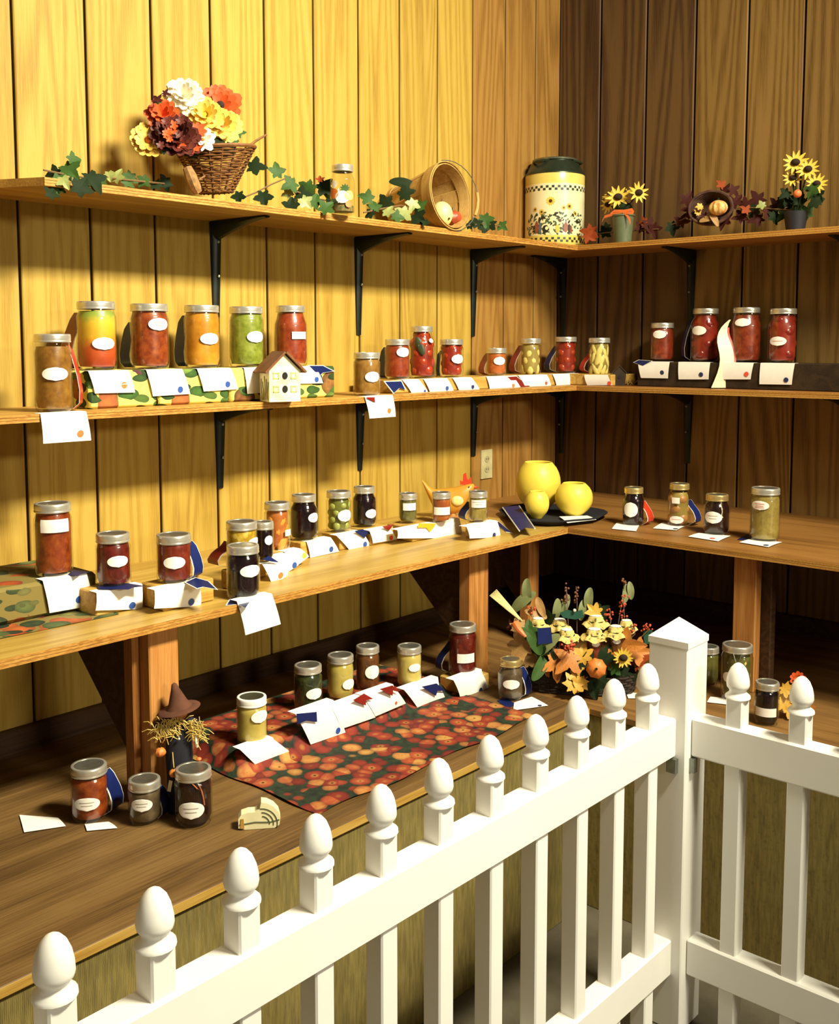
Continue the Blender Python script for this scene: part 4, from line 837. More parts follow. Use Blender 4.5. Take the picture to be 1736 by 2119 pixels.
J(40, 'dark green relish jar on the apple cloth', 638, 1477, 1368, 59, ZC, 'w', 'dgreen', .84, ('o', 652, 1436, 33, 23), group=G5)
J(41, 'pale yellow jar between the green and brown jars on the apple cloth', 705, 1452, 1348, 56, ZC, 'w', 'yellow', .88, ('o', 723, 1416, 24, 22), group=G5)
J(42, 'brown mincemeat jar on the apple cloth', 761, 1431, 1330, 50, ZC, 'w', 'brown', .86, ('o', 772, 1391, 30, 29), group=G5)
J(43, 'pale yellow jar at the right end of the row on the apple cloth', 847, 1426, 1330, 52, ZC, 'w', 'yellow', .86, ('o', 859, 1382, 24, 17), group=G5)
J(44, 'tall quart jar of red sauce beside the middle bench post', 957, 1404, 1285, 58, ZP + .045, 'w', 'dred', .86, ('r', 965, 1363, 37, 19), group=G5)
J(45, 'short grey brown jar at the left of the gift basket', 1056, 1452, 1357, 53, ZP + .0022, 'r', 'grey', .84, ('o', 1058, 1417, 36, 20), 'gold', G5)
J(46, 'jar of pale pickles with a wire clasp behind the right fence picket', 1523, 1456, 1326, 64, ZP + .0022, 'w', 'olive', .86, ('o', 1506, 1402, 24, 22), group=G5, pieces=(P_PEAR, .022, 'pickle', dict(shape=(.8, .8, 1.3), dz=2.1)))
J(47, 'black jam jar with a rectangular label near the right edge', 1585, 1503, 1404, 50, ZP + .0022, 'w', 'purple', .84, ('r', 1583, 1475, 46, 18), group=G5)
J(48, 'dim olive green jar half hidden behind the fence post', 1464, 1420, 1332, 44, ZP + .0022, 'w', 'olive', .84, None, group=G5)
k38 = JS[38]; MB().tube([(-k38['d'] * math.cos(a) + k38['rt'] * math.sin(a)) * (k38['R'] * r_) + Vector((0, 0, k38['h'] * z_)) for a, r_, z_ in ((-.1, .9, .84), (.2, 1.0, .74), (.42, 1.04, .68), (.3, 1.04, .8), (.42, 1.05, .68), (.5, 1.05, .55), (.55, 1.05, .42))], .0015, 5).build('twine_bow', plain('orange_twine', '#b5653a', .8), k38['root'])
k46 = JS[46]; MB().tube([(-k46['d'] * math.cos(a) + k46['rt'] * math.sin(a)) * (k46['R'] * r_) + Vector((0, 0, k46['h'] * z_)) for a, r_, z_ in ((-.25, 1.0, .9), (-.1, 1.04, .76), (0, 1.06, .70), (.1, 1.04, .76), (.25, 1.0, .9))], .0014, 5).build('wire_clasp', M_IRON, k46['root'])
q = JS[44]; single(bevbox((q['c'].x - .05, q['c'].x + .07, q['c'].y - q['R'] - .006, q['c'].y + .05, ZP + .0005, ZP + .0435), .003), 'wood_block', M_BLOCK, 'pine block under the tall red sauce jar on the platform', 'block', None, False)
RB5 = 'prize ribbons on the platform'
ribbon_side(JS[36], NAVY, 'shiny navy ribbon right of the salsa jar on the platform', 1, .8, 1.5, .04, RB5)
ribbon_side(JS[37], NAVY, 'dark ribbon right of the brown relish jar', 1, .7, 1.3, .03, RB5)
ribbon_side(JS[44], NAVY, 'dark ribbon with a white edge left of the tall red sauce jar', -1, .62, 1.75, .03, RB5)
ribbon_side(JS[45], NAVY, 'dark ribbon right of the short grey brown jar', 1, .75, 1.45, .028, RB5)
yc = ('y', cym - .012)
card('white card lying on the apple cloth below the white lidded jar', [(497, 1552), (566, 1530), (604, 1560), (541, 1597)], ('y', JS[39]['c'].y - JS[39]['R'] - .008), None, None, flap=.03)
card('white card with blue dot below the dark green relish jar', [(611, 1478), (692, 1462), (713, 1515), (641, 1540)], yc, (697, 1511), D_BLUE, flap=.03)
flat('prize_ribbon', NAVY, 'navy swallowtail ribbon below the dark green relish jar', 'ribbon', [(613, 1477), (655, 1473), (656, 1494), (634, 1491), (615, 1499)], ('y', cym - .022), 0, RB5)
card('white card below the pale yellow jar next to the green one', [(686, 1464), (750, 1442), (775, 1484), (704, 1508)], ('y', cym - .013), None, None, flap=.03)
flat('prize_ribbon', MAROON, 'maroon swallowtail ribbon beside the brown mincemeat jar', 'ribbon', [(730, 1449), (753, 1435), (772, 1446), (757, 1449), (757, 1460)], ('y', cym - .024), 0, RB5)
card('white card with red mark below the brown mincemeat jar', [(750, 1440), (815, 1422), (838, 1455), (775, 1482)], ('y', cym - .014), (817, 1454, .005), D_SCAR, flap=.03)
flat('prize_ribbon', MAROON, 'maroon swallowtail ribbon between the brown and the right pale jar', 'ribbon', [(785, 1426), (812, 1418), (825, 1432), (813, 1429), (812, 1440)], ('y', cym - .026), 0, RB5)
card('white card with small dot below the right pale yellow jar', [(836, 1428), (908, 1420), (920, 1446), (862, 1464)], ('y', cym - .015), (908, 1448, .005), D_BLUE, flap=.03)
flat('prize_ribbon', NAVY, 'navy swallowtail ribbon right of the pale yellow jar row', 'ribbon', [(872, 1421), (903, 1414), (922, 1430), (905, 1429), (902, 1440)], ('y', cym - .026), 0, RB5)
card('white card with blue dot below the tall red sauce jar', [(938, 1408), (998, 1394), (1011, 1430), (950, 1441)], ('y', JS[44]['c'].y - JS[44]['R'] - .0085), (992, 1428), D_DARK)
fcard('white card beside the short grey brown jar', [(1064, 1455), (1100, 1443), (1134, 1462), (1062, 1472)], ZP, (1117, 1463, .006), D_DARK)
flat('prize_ribbon', NAVY, 'dark ribbon tail under the short grey brown jar', 'ribbon', [(1028, 1450), (1050, 1445), (1066, 1458), (1050, 1466)], ('z', ZP + .001), 0, RB5)
fcard('white card lying under the pickle jar behind the fence', [(1470, 1443), (1516, 1446), (1524, 1462), (1463, 1455)], ZP)
fcard('corner of a white card right of the gift basket', [(1294, 1434), (1330, 1436), (1326, 1447), (1300, 1447)], ZP)
fcard('white card at the left end of the platform', [(40, 1688), (120, 1694), (136, 1712), (50, 1725)], ZP)
fcard('white card under the orange salsa jar on the platform', [(175, 1707), (225, 1702), (243, 1716), (180, 1722)], ZP)

# ---- leaf / flower meshes
def leafmesh(name, mat, lobes=5, depth_=.45, n=50, bend=.25, asp=1.0, fold=.15):
    m = MB(); P = []
    for i in range(n):
        a = 2 * PI * i / n; fr_a = (a * lobes / (2 * PI)) % 1.0; k = abs(2 * fr_a - 1) if lobes > 1 else 1
        r = (1 - depth_) + depth_ * k ** 1.15; r *= (.85 + .25 * math.cos(a)); r += .035 * math.sin(a * 15)
        if lobes == 1: r = 1 / math.sqrt((math.cos(a)) ** 2 + (math.sin(a) / .38) ** 2)
        x, y = r * math.cos(a), r * math.sin(a) * asp; P.append(Vector((x, y, -bend * x * x + fold * abs(y))))
    c = Vector((0, 0, 0)); N = len(P); t = .018
    v = [c] + P + [c - Vector((0, 0, t))] + [p - Vector((0, 0, t)) for p in P]; f = []
    for i in range(N):
        j = (i + 1) % N; f += [(0, 1 + i, 1 + j), (N + 1, N + 2 + j, N + 2 + i), (1 + i, N + 2 + i, N + 2 + j, 1 + j)]
    m.add(v, f); return m.mesh(name, mat)
IVY_G = plain('ivy_green', '#34501f', .6, 0, .35, 25, .2); IVY_D = plain('ivy_dark', '#18260f', .7, 0, .3, 25, .15); IVY_V = plain('ivy_variegated', '#8d9454', .5, 0, .35, 30)
AUT_M = plain('maroon_leaf', '#3d1712', .7, 0, .35, 25, .15); AUT_R = plain('rust_leaf', '#8a3c1a', .7, 0, .3, 25, .15); AUT_O = plain('orange_leaf', '#b8722c', .55, 0, .3, 20); AUT_Y = plain('gold_leaf', '#c89a38', .55, 0, .25, 20); AUT_T = plain('tan_leaf', '#9a7440', .6, 0, .25, 20)
LV = dict(g=leafmesh('ivy_leaf', IVY_G), d=leafmesh('ivy_leaf', IVY_D), v=leafmesh('ivy_leaf', IVY_V), m=leafmesh('maple_leaf', AUT_M, 5, .55), r=leafmesh('maple_leaf', AUT_R, 5, .55), o=leafmesh('maple_leaf', AUT_O, 5, .55), y=leafmesh('oak_leaf', AUT_Y, 7, .4, 56), t=leafmesh('oak_leaf', AUT_T, 7, .35, 56),
          G=leafmesh('long_leaf', IVY_G, 1, 0), D=leafmesh('long_leaf', IVY_D, 1, 0), T=leafmesh('long_leaf', AUT_T, 1, 0), H=leafmesh('long_leaf', plain('sage_leaf', '#6e7446', .6, 0, .2), 1, 0))
def leaf(parent, key, p, size, rot=None, tilt=.5):
    d, rt = hdir(p); n = (-d * 1 + Vector((0, 0, random.uniform(.1, .6))) + rt * random.uniform(-tilt, tilt)).normalized()
    a = random.uniform(0, 2 * PI) if rot is None else rot
    u = (rt * math.cos(a) + Vector((0, 0, 1)) * math.sin(a)); u = (u - n * u.dot(n)).normalized(); w = n.cross(u)
    Mx = Matrix(((u.x * size, w.x * size, n.x * size, p.x), (u.y * size, w.y * size, n.y * size, p.y), (u.z * size, w.z * size, n.z * size, p.z), (0, 0, 0, 1)))
    return inst('leaf', LV[key], parent, M=Matrix.Translation(-parent.location) @ Mx)
M_VINEB = plain('vine_stem', '#6d5230', .7)
def garland(name, label, spec, plane, vine, zfun=None):
    ax, val = plane; o = thing(name, label, 'garland', at(*vine[0], AX[ax], val))
    for key, x, y, s_, off in spec:
        p = at(x, y, AX[ax], val + off); sz = s_ / 2 * depth(p) / F * 1.1; leaf(o, key, p, sz)
    P = [at(x, y, AX[ax], val) for x, y in vine]; MB().tube([p - o.location for p in P], .0024, 5).build('vine', M_VINEB, o); return o
garland('ivy_garland', 'green ivy garland at the left end of the top shelf', [('g', 140, 348, 58, 0), ('d', 190, 368, 62, -.03), ('g', 122, 385, 55, -.02), ('d', 105, 402, 40, -.06), ('g', 150, 330, 40, 0), ('d', 165, 390, 58, -.06), ('v', 132, 372, 40, -.04), ('g', 205, 378, 40, 0), ('d', 118, 360, 44, .03)], ('y', -.25), [(90, 352), (140, 362), (200, 372)])
garland('ivy_garland', 'pale ivy sprig lying left of the flower basket', [('v', 240, 368, 40, 0), ('g', 270, 365, 40, .02), ('v', 225, 360, 30, 0), ('g', 300, 372, 34, 0), ('d', 345, 378, 42, 0), ('g', 262, 378, 36, 0), ('d', 325, 384, 34, 0)], ('y', -.13), [(215, 366), (260, 372), (340, 380)])
garland('ivy_garland', 'ivy garland with trailing stem between the flower basket and the painted jar', [('d', 524, 345, 50, .02), ('d', 545, 405, 46, -.02), ('d', 494, 404, 36, -.02), ('g', 573, 357, 42, 0), ('g', 605, 380, 46, -.01), ('d', 620, 402, 44, 0), ('g', 640, 388, 50, 0), ('d', 668, 385, 50, .01), ('g', 690, 405, 46, 0), ('v', 598, 400, 36, 0), ('d', 600, 428, 40, -.02), ('g', 650, 420, 46, -.03), ('g', 672, 432, 44, -.06), ('d', 685, 425, 40, -.03), ('v', 630, 415, 36, -.02), ('r', 662, 372, 22, 0), ('d', 610, 420, 34, 0)], ('y', -.235), [(495, 412), (530, 398), (560, 382), (600, 365), (610, 395), (650, 410), (690, 418)])
garland('ivy_garland', 'ivy garland lying in front of the tipped bushel basket', [('g', 763, 410, 40, 0), ('g', 775, 430, 36, 0), ('d', 800, 420, 54, .03), ('d', 835, 402, 44, .05), ('d', 768, 442, 30, 0), ('v', 802, 440, 36, -.01), ('v', 838, 440, 46, -.02), ('g', 868, 430, 44, -.02), ('d', 862, 448, 44, -.03), ('g', 818, 448, 36, -.02), ('D', 838, 380, 60, .08), ('d', 880, 462, 22, -.06), ('d', 850, 415, 40, .06), ('v', 855, 420, 36, -.01)], ('y', -.24), [(752, 440), (790, 432), (830, 425), (880, 440)])
garland('ivy_garland', 'short ivy sprig between the bushel basket and the milk can', [('d', 985, 464, 34, 0), ('g', 1003, 452, 42, 0), ('d', 1015, 462, 40, 0), ('g', 1036, 466, 30, 0), ('d', 972, 468, 24, 0), ('d', 1000, 470, 30, 0)], ('y', -.22), [(965, 468), (1000, 462), (1045, 470)])

# ---- flower basket
M_WICK = plain('brown_wicker', '#74491f', .6, 0, .3, 60); M_WICKD = plain('dark_wicker', '#4a2c16', .7, 0, .3, 60)
def petals(parent, c, R, mat, layers, name='flower', core=None, look=None, cup=.4, width=.6):
    # a blossom as one part: layered petals around an axis turned to the viewer
    d, rt = hdir(c); ax = (look or (-d + Vector((0, 0, .25)))).normalized(); e1 = ax.orthogonal().normalized(); e2 = ax.cross(e1); m = MB()
    for k, (n, rr, lift) in enumerate(layers):
        for i in range(n):
            a = 2 * PI * (i + .5 * k) / n + random.uniform(-.1, .1); u = e1 * math.cos(a) + e2 * math.sin(a); w = ax.cross(u); g = []
            L_ = R * rr * random.uniform(.9, 1.08)
            for s_ in (0, .3, .55, .78, .93, 1.0):
                wd = L_ * width * (math.sin(PI * min(.97, .14 + .80 * s_ ** 1.3)) ** .7); hh = ax * (R * lift * s_ + R * cup * .3 * s_ * s_ - R * .12 * max(0, s_ - .75))
                g.append([u * (L_ * s_) + hh - w * wd * .5 + ax * .04 * R, u * (L_ * s_) + hh - ax * .0, u * (L_ * s_) + hh + w * wd * .5 + ax * .04 * R])
            m.sheet([[p for p in r_] for r_ in g], R * .015)
    o = m.build(name, mat, parent, loc=c - parent.location)
    if core: MB().ell(ax * R * .08, R * core[1], 12, 6).build('flower_centre', core[0], o)
    return o
FL_W = plain('cream_petal', '#f3ead0', .6, 0, .06, 20); FL_Y = plain('butter_petal', '#f3d264', .6, 0, .12, 20); FL_O = plain('orange_petal', '#d2521c', .6, 0, .15, 20); FL_P = plain('plum_petal', '#5a2016', .6, 0, .3, 30); FL_G = plain('gold_petal', '#d8b44e', .6, 0, .12, 20); CORE = plain('dark_seed_centre', '#2a170c', .9, 0, .3, 80); CORE_O = plain('orange_centre', '#cf6a2c', .8)
yb_ = -.18
fb0 = at(440, 400, 1, yb_); fb = thing('flower_basket', 'wicker cornucopia basket of cream, yellow and orange flowers on the top shelf', 'flower basket', Vector((fb0.x, yb_, Z1)))
dF, rF = hdir(fb0); sF = depth(fb0) / F
def FP(x, y, dd=0): return at(x, y, 1, yb_) + dF * dd
A0, A1 = FP(452, 402), FP(458, 298); mouth = (rF * -.16 + Vector((0, 0, 1))).normalized()
ax0 = FP(448, 398); ax1 = FP(440, 310); axd = (ax1 - ax0); UP = axd.normalized(); S1 = rF - UP * rF.dot(UP); S1.normalize(); S2 = UP.cross(S1)
def ring(t, a): # conical wall
    rx = (34 + 46 * t) * sF; ry = (30 + 30 * t) * sF; sk = S1 * (6 * t * sF)
    return ax0 + axd * t + sk + S1 * (rx * math.cos(a)) + S2 * (ry * math.sin(a))
ax0.z = max(ax0.z, Z1 + .012)
for k in range(17):
    t = k / 16; P = []
    for i in range(56):
        a = 2 * PI * i / 56; c0 = ax0 + axd * t; p = ring(t, a); w_o = (p - c0).normalized() * (.0022 * (1 if (i // 2 + k) % 2 else -1)); P.append(p + w_o - fb.location)
    MB().tube(P, .0027, 5, True).build('woven_strand', M_WICK, fb)
for i in range(18):
    a = 2 * PI * i / 18; MB().tube([ring(t, a) - fb.location for t in (-.03, .33, .66, 1.03)], .0026, 5).build('stake', M_WICKD if i % 2 else M_WICK, fb)
MB().tube([ring(1.02, 2 * PI * i / 40) - fb.location for i in range(40)], .0055, 6, True).build('rim', M_WICK, fb)
MB().ext([ring(0, 2 * PI * i / 24) - fb.location for i in range(24)], UP * .004).build('bottom', M_WICKD, fb, smooth=False)
MB().tube([FP(515, 302) - fb.location, FP(532, 290) - fb.location, FP(551, 279) - fb.location], [.004, .0036, .003], 6).build('twig_handle', M_WICK, fb)
MB().tube([FP(412, 376, -.03) - fb.location, FP(425, 367, -.03) - fb.location, FP(440, 361, -.03) - fb.location], .003, 6).build('twig', M_WICK, fb)
MB().tube([FP(388, 352, -.04) - fb.location, FP(396, 372, -.05) - fb.location, FP(404, 392, -.05) - fb.location, FP(410, 404, -.05) - fb.location], [.012, .016, .016, .012], 8).build('twig_bundle', plain('bark_bundle', '#8f6a3c', .8, 0, .4, 90), fb)
MB().ell(FP(430, 305, .01) - fb.location, (.085, .07, .03), 16, 8).build('moss_filler', IVY_D, fb)
for x, y, r, mt, ly, dd, cr in ((378, 198, 42, FL_W, [(14, 1, .05), (12, .8, .3), (9, .55, .5), (6, .35, .6)], .02, None), (424, 246, 42, FL_Y, [(16, 1, 0), (13, .85, .3), (10, .6, .5), (7, .4, .6)], -.02, None), (460, 270, 40, FL_Y, [(15, 1, 0), (12, .8, .3), (8, .5, .5)], -.05, (CORE_O, .14)), (405, 250, 34, FL_Y, [(13, 1, .1), (10, .7, .4)], 0, None),
        (456, 216, 46, FL_O, [(15, 1, -.05), (12, .8, .1), (8, .5, .2)], .02, (CORE, .2)), (336, 240, 34, FL_O, [(14, 1, .1), (10, .7, .4), (6, .4, .5)], 0, None), (362, 262, 26, FL_O, [(12, 1, .1), (8, .6, .4)], -.02, None), (366, 288, 46, FL_P, [(14, 1, .1), (12, .8, .35), (10, .6, .5), (7, .4, .6)], -.03, None), (345, 280, 34, FL_P, [(12, 1, .1), (10, .7, .4)], -.02, None), (385, 300, 34, FL_P, [(12, 1, .1), (10, .7, .4)], -.04, None),
        (307, 288, 36, FL_G, [(15, 1, 0), (11, .75, .2)], .02, (CORE_O, .2)), (420, 300, 26, FL_W, [(9, 1, .0), (6, .6, .3)], -.07, (CORE_O, .15)), (410, 282, 18, FL_O, [(8, 1, .1)], -.07, None), (398, 310, 18, FL_O, [(8, 1, .1)], -.06, None)):
    p = FP(x, y, dd); petals(fb, p, r * sF, mt, ly, core=cr)
for k in range(14):
    x, y = random.uniform(330, 405), random.uniform(262, 318); petals(fb, FP(x, y, -.065), random.uniform(7, 11) * sF, FL_O if k % 2 else FL_P, [(6, 1, .2)], 'small_blossom')
for key, x, y, s_ in (('g', 490, 278, 40), ('g', 478, 292, 32), ('d', 345, 308, 34), ('d', 400, 320, 36), ('g', 330, 215, 20), ('m', 328, 212, 26), ('m', 342, 198, 20)): leaf(fb, key, FP(x, y, -.03), s_ / 2 * sF * 1.15)

# ---- painted glass jar on top shelf
J(60, 'clear glass jar with painted fruit and a silver lid on the top shelf', 709, 440, 339, 51, Z1 + .0008, 'r', None, .3, None, group='jars on the top shelf')
kj = JS[60]; MB().lathe([(0, .004), (kj['R'] * .9, .006), (kj['R'] * .92, .022), (kj['R'] * .6, .03), (0, .028)], 20).build('potpourri', blotch('potpourri_mix', [(.3, '#2e3a1c'), (.5, '#6a6a3a'), (.7, '#b0602c')], 120, .8), kj['root'])
def onjar(Jd, a, z, pts, mat, nm, off=.0012, par=None):
    c0 = [(-Jd['d'] * math.cos(a + x / Jd['R']) + Jd['rt'] * math.sin(a + x / Jd['R'])) for x, y in pts]; m = MB()
    inn = [c_ * (Jd['R'] * 1.0 + off) + Vector((0, 0, z + y)) for c_, (x, y) in zip(c0, pts)]; cc = sum(inn, Vector()) / len(inn); cen = Vector((cc.x, cc.y, 0)).normalized() * (Jd['R'] + off); cen.z = cc.z
    n = len(inn); m.add([cen] + inn, [(0, 1 + i, 1 + (i + 1) % n) for i in range(n)]); return m.build(nm, mat, par or Jd['root'])
circ = lambda r, k=16, ry=None, x=0, y=0: [(x + r * math.cos(2 * PI * i / k), y + (ry or r) * math.sin(2 * PI * i / k)) for i in range(k)]
onjar(kj, .2, .068, [(x * (1 if i % 2 else .6), y * (1 if i % 2 else .6)) for i, (x, y) in enumerate(circ(.016, 20))], IVY_G, 'painted_leaf', .0012)
onjar(kj, -.02, .045, circ(.020, 18, .018), FL_W, 'painted_gourd', .0016); onjar(kj, .55, .05, circ(.014, 16), FL_Y, 'painted_gourd', .0016); onjar(kj, -.75, .055, circ(.015, 16), D_RED, 'painted_pumpkin', .0016); onjar(kj, .5, .025, circ(.010), D_RED, 'painted_pumpkin', .0016); onjar(kj, -.7, .082, circ(.011), FL_W, 'painted_flower', .0016)

# ---- tipped bushel basket with gourds
M_STAVE = wood('basket_stave', '#a87c3c', '#c89c54', '#d8b068', (40, 40, 2), 5, .6, 300)
bm0 = at(925, 404, 1, -.262); Rm = 66 * depth(bm0) / F; Rb = Rm * .66; Lb = .215
bk = thing('bushel_basket', 'small slatted bushel basket tipped on its side spilling a gourd', 'basket', (bm0.x, -.16, Z1))
mc = Vector((bm0.x + .004, -.268, Z1 + Rm + .004)); bc = Vector((bm0.x - .012, -.268 + Lb, Z1 + Rb + .010)); A = (mc - bc).normalized(); e1 = Vector((1, 0, 0)); e1 = (e1 - A * e1.dot(A)).normalized(); e2 = A.cross(e1)
def BK(t, a, off=0): return bc + (mc - bc) * t + (e1 * math.cos(a) + e2 * math.sin(a)) * (Rb + (Rm - Rb) * t + off) - bk.location
NS = 16
for i in range(NS):
    a0, a1 = 2 * PI * (i + .008) / NS, 2 * PI * (i + .992) / NS; o_ = .0012 * (i % 2)
    g = [[BK(t, a0 + (a1 - a0) * j / 3, o_) for j in range(4)] for t in (0, .33, .66, 1)]; MB().sheet(g, .0018).build('stave', M_STAVE, bk)
def hoop(t0, t1, off, nm):
    P = [[BK(t, 2 * PI * i / 48, off) for t in (t0, t1)] for i in range(49)]; MB().sheet(P, -.003).build(nm, M_STAVE, bk)
hoop(.84, 1.03, .0052, 'outer_rim_hoop'); hoop(.86, 1.03, -.0025, 'inner_rim_hoop'); hoop(.02, .1, .004, 'bottom_hoop')
MB().ext([BK(.03, 2 * PI * i / 24, -.002) for i in range(24)], A * .004).build('bottom', M_STAVE, bk, smooth=False)
wire = [BK(.99, .2 + PI * .5 + (PI * .78) * 0, .006)]
P = []
for i in range(15):
    t = i / 14; a = PI * .56 - t * PI * 1.02; P.append(BK(1.0, a, .012) + A * (.035 * math.sin(PI * t)))
MB().tube(P, .0016, 5).build('wire_handle', M_IRON, bk); MB().tube([P[7], P[8], P[9], P[10]], .0055, 8).build('wooden_grip', M_STAVE, bk)
go = at(914, 432, 1, -.235); gg = thing('gourd', 'pale round gourd inside the tipped bushel basket', 'gourd', Vector((go.x, -.235, Z1 + .030)))
def rib(n, k): return lambda v: Vector((v.x * (1 + k * math.cos(n * math.atan2(v.y, v.x))), v.y * (1 + k * math.cos(n * math.atan2(v.y, v.x))), v.z))
MB().ell((0, 0, .022), (.037, .037, .043), 20, 12).build('body', plain('pale_gourd_skin', '#e5d68c', .45, 0, .08, 20), gg); MB().tube([(0, 0, .062), (.003, -.002, .072)], .004, 6).build('stem', M_VINEB, gg); MB().ell((-.004, -.036, .006), (.004, .003, .004), 8, 6).build('blossom_end', M_WICKD, gg)
go = at(938, 444, 1, -.235); gg2 = thing('mini_pumpkin', 'small red striped pumpkin beside the pale gourd in the basket', 'pumpkin', Vector((go.x + .002, -.232, Z1 + .016)))
MB().ell((0, 0, .03), (.030, .030, .026), 32, 12, None, rib(10, .06)).build('body', plain('striped_pumpkin_skin', '#a34524', .45, 0, .35, 35), gg2); MB().tube([(0, 0, .052), (.003, .002, .066)], .004, 6).build('stem', M_VINEB, gg2)

# ---- milk can tin
p = at(1147, 501, 2, Z1 + .0005); d0, r0 = hdir(p); Rc = 66 * depth(p) / F; cc = at(1146, 500, 2, Z1); zt_ = lambda y: CAM.z + ray(1147, y).z / Vector(ray(1147, y)[:2]).length * (Vector((cn.x - CAM.x, cn.y - CAM.y)).length - Rc * .9) - Z1
cn = Vector((-.165, -.165, Z1)); cn = Vector((0, 0, Z1)) + Vector(((at(1147, 480, 0, -.17)).x, (at(1147, 480, 0, -.17)).y, 0)); 
HT = zt_(328) + .012
mk = thing('milk_can_tin', 'sunflower painted milk can tin with checkered bands standing in the shelf corner', 'tin', cn, None)
M_TIN = plain('cream_enamel', '#e6dcae', .28, 0, .05, 20); M_TINY = plain('yellow_enamel', '#dcc765', .28, 0, .05, 20); M_TING = plain('dark_green_metal', '#3a4434', .3, .6, .2, 20)
hb_ = zt_(357)
MB().lathe([(0, .0015), (Rc * .97, .0015), (Rc, .006), (Rc, hb_ * .17)], 48).build('lower_band', M_TINY, mk)
MB().lathe([(Rc, hb_ * .17), (Rc, hb_ * .86)], 48).build('painted_body', M_TIN, mk)
MB().lathe([(Rc, hb_ * .86), (Rc, hb_), (Rc * .99, hb_ + .003)], 48).build('upper_band', M_TINY, mk)
MB().lathe([(Rc * 1.015, hb_), (Rc * 1.015, hb_ + .004), (Rc * .97, hb_ + .010), (Rc * .80, HT - .016), (Rc * .70, HT - .012), (Rc * .70, HT - .004)], 48).build('shoulder', M_TING, mk, ang=60)
MB().lathe([(Rc * .70, HT - .010), (Rc * .75, HT - .008), (Rc * .76, HT - .002), (Rc * .72, HT), (Rc * .6, HT + .002), (Rc * .55, HT - .002), (0, HT - .003)], 48).build('lid', plain('tin_lid', '#8d927e', .3, .8, .15, 20), mk, ang=60)
dM, rM = hdir(cn)
for s_ in (-.75, 1.35):
    P = []
    for i in range(9): t = i / 8; a = s_ + (t - .5) * .95; rr = Rc * (.76 + .14 * math.sin(PI * t)); P.append((-dM * math.cos(a) + rM * math.sin(a)) * rr + Vector((0, 0, HT - .012 - .006 * math.sin(PI * t))))
    MB().tube(P, .0045, 6).build('handle', M_TING, mk)
K = dict(d=dM, rt=rM, R=Rc, root=mk)
M_CHK = plain('check_dark_green', '#2c3a2c', .4); M_PY = plain('printed_yellow', '#d9b23c', .4); M_PB = plain('printed_brown', '#4a2e18', .4); M_PG = plain('printed_green', '#44583a', .4); M_PD = plain('printed_black', '#23271f', .4); M_PR = plain('printed_red', '#8f4a34', .4); M_PBL = plain('printed_slate', '#5a6068', .4)
def cyl(K_, quads, mat, nm, off):
    m = MB()
    for pts in quads:
        V = []
        for x, z in pts:
            a = x / K_['R']; V.append((-K_['d'] * math.cos(a) + K_['rt'] * math.sin(a)) * (K_['R'] + off) + Vector((0, 0, z)))
        m.add(V, [tuple(range(len(V)))])
    return m.build(nm, mat, K_['root'])
qs = []; nq = 64; wq = 2 * PI * Rc / nq
for zb_, hq in ((hb_ * .075, hb_ * .034), (hb_ * .765, hb_ * .034)):
    for r_ in range(2):
        for i in range(nq // 2):
            x = (2 * i + r_) * wq - PI * Rc; qs.append([(x, zb_ + r_ * hq), (x + wq * .9, zb_ + r_ * hq), (x + wq * .9, zb_ + (r_ + .92) * hq), (x, zb_ + (r_ + .92) * hq)])
cyl(K, qs, M_CHK, 'checker_band', .0006)['kind'] = 'stuff'
sun = [(-.082, .52, .008), (-.052, .48, .009), (-.016, .62, .014), (.036, .53, .008), (.060, .55, .011), (.088, .46, .008)]
for x, zf, r in sun:
    if abs(x) > Rc * 1.4: continue
    cyl(K, [[(x + r * (1.35 if i % 2 else .9) * math.cos(2 * PI * i / 24), hb_ * zf + r * (1.35 if i % 2 else .9) * math.sin(2 * PI * i / 24)) for i in range(24)]], M_PY, 'printed_sunflower', .0007); cyl(K, [circ(r * .5, 12, None, x, hb_ * zf)], M_PB, 'printed_seed_head', .0011)
lv = []
for k in range(170):
    x = random.uniform(-.13, .13); z = hb_ * random.uniform(.19, .47); r = random.uniform(.004, .0085); a = random.uniform(0, PI)
    lv.append([(x + r * math.cos(t) * math.cos(a) - .5 * r * math.sin(t) * math.sin(a), z + r * math.cos(t) * math.sin(a) + .5 * r * math.sin(t) * math.cos(a)) for t in [2 * PI * i / 8 for i in range(8)]])
cyl(K, lv[:115], M_PG, 'printed_leaves', .0007)['kind'] = 'stuff'; cyl(K, lv[115:], M_PD, 'printed_dark_leaves', .0009)['kind'] = 'stuff'
for x, z, w, h, mt in ((-.074, .28, .010, .05, M_PR), (-.058, .27, .008, .045, M_PBL), (-.035, .25, .016, .030, M_PD), (-.030, .26, .008, .014, M_TIN), (-.012, .24, .010, .036, M_TIN), (.012, .25, .010, .034, M_PY), (.045, .27, .011, .040, M_PR), (.060, .26, .008, .034, M_PD), (.068, .25, .007, .030, M_PR), (.022, .36, .008, .012, M_PB), (-.06, .38, .006, .02, M_PD)):
    cyl(K, [circ(w * .8, 14, h * .5, x, hb_ * z)], mt, 'printed_figure', .0012 + .0002 * (mt is M_TIN))

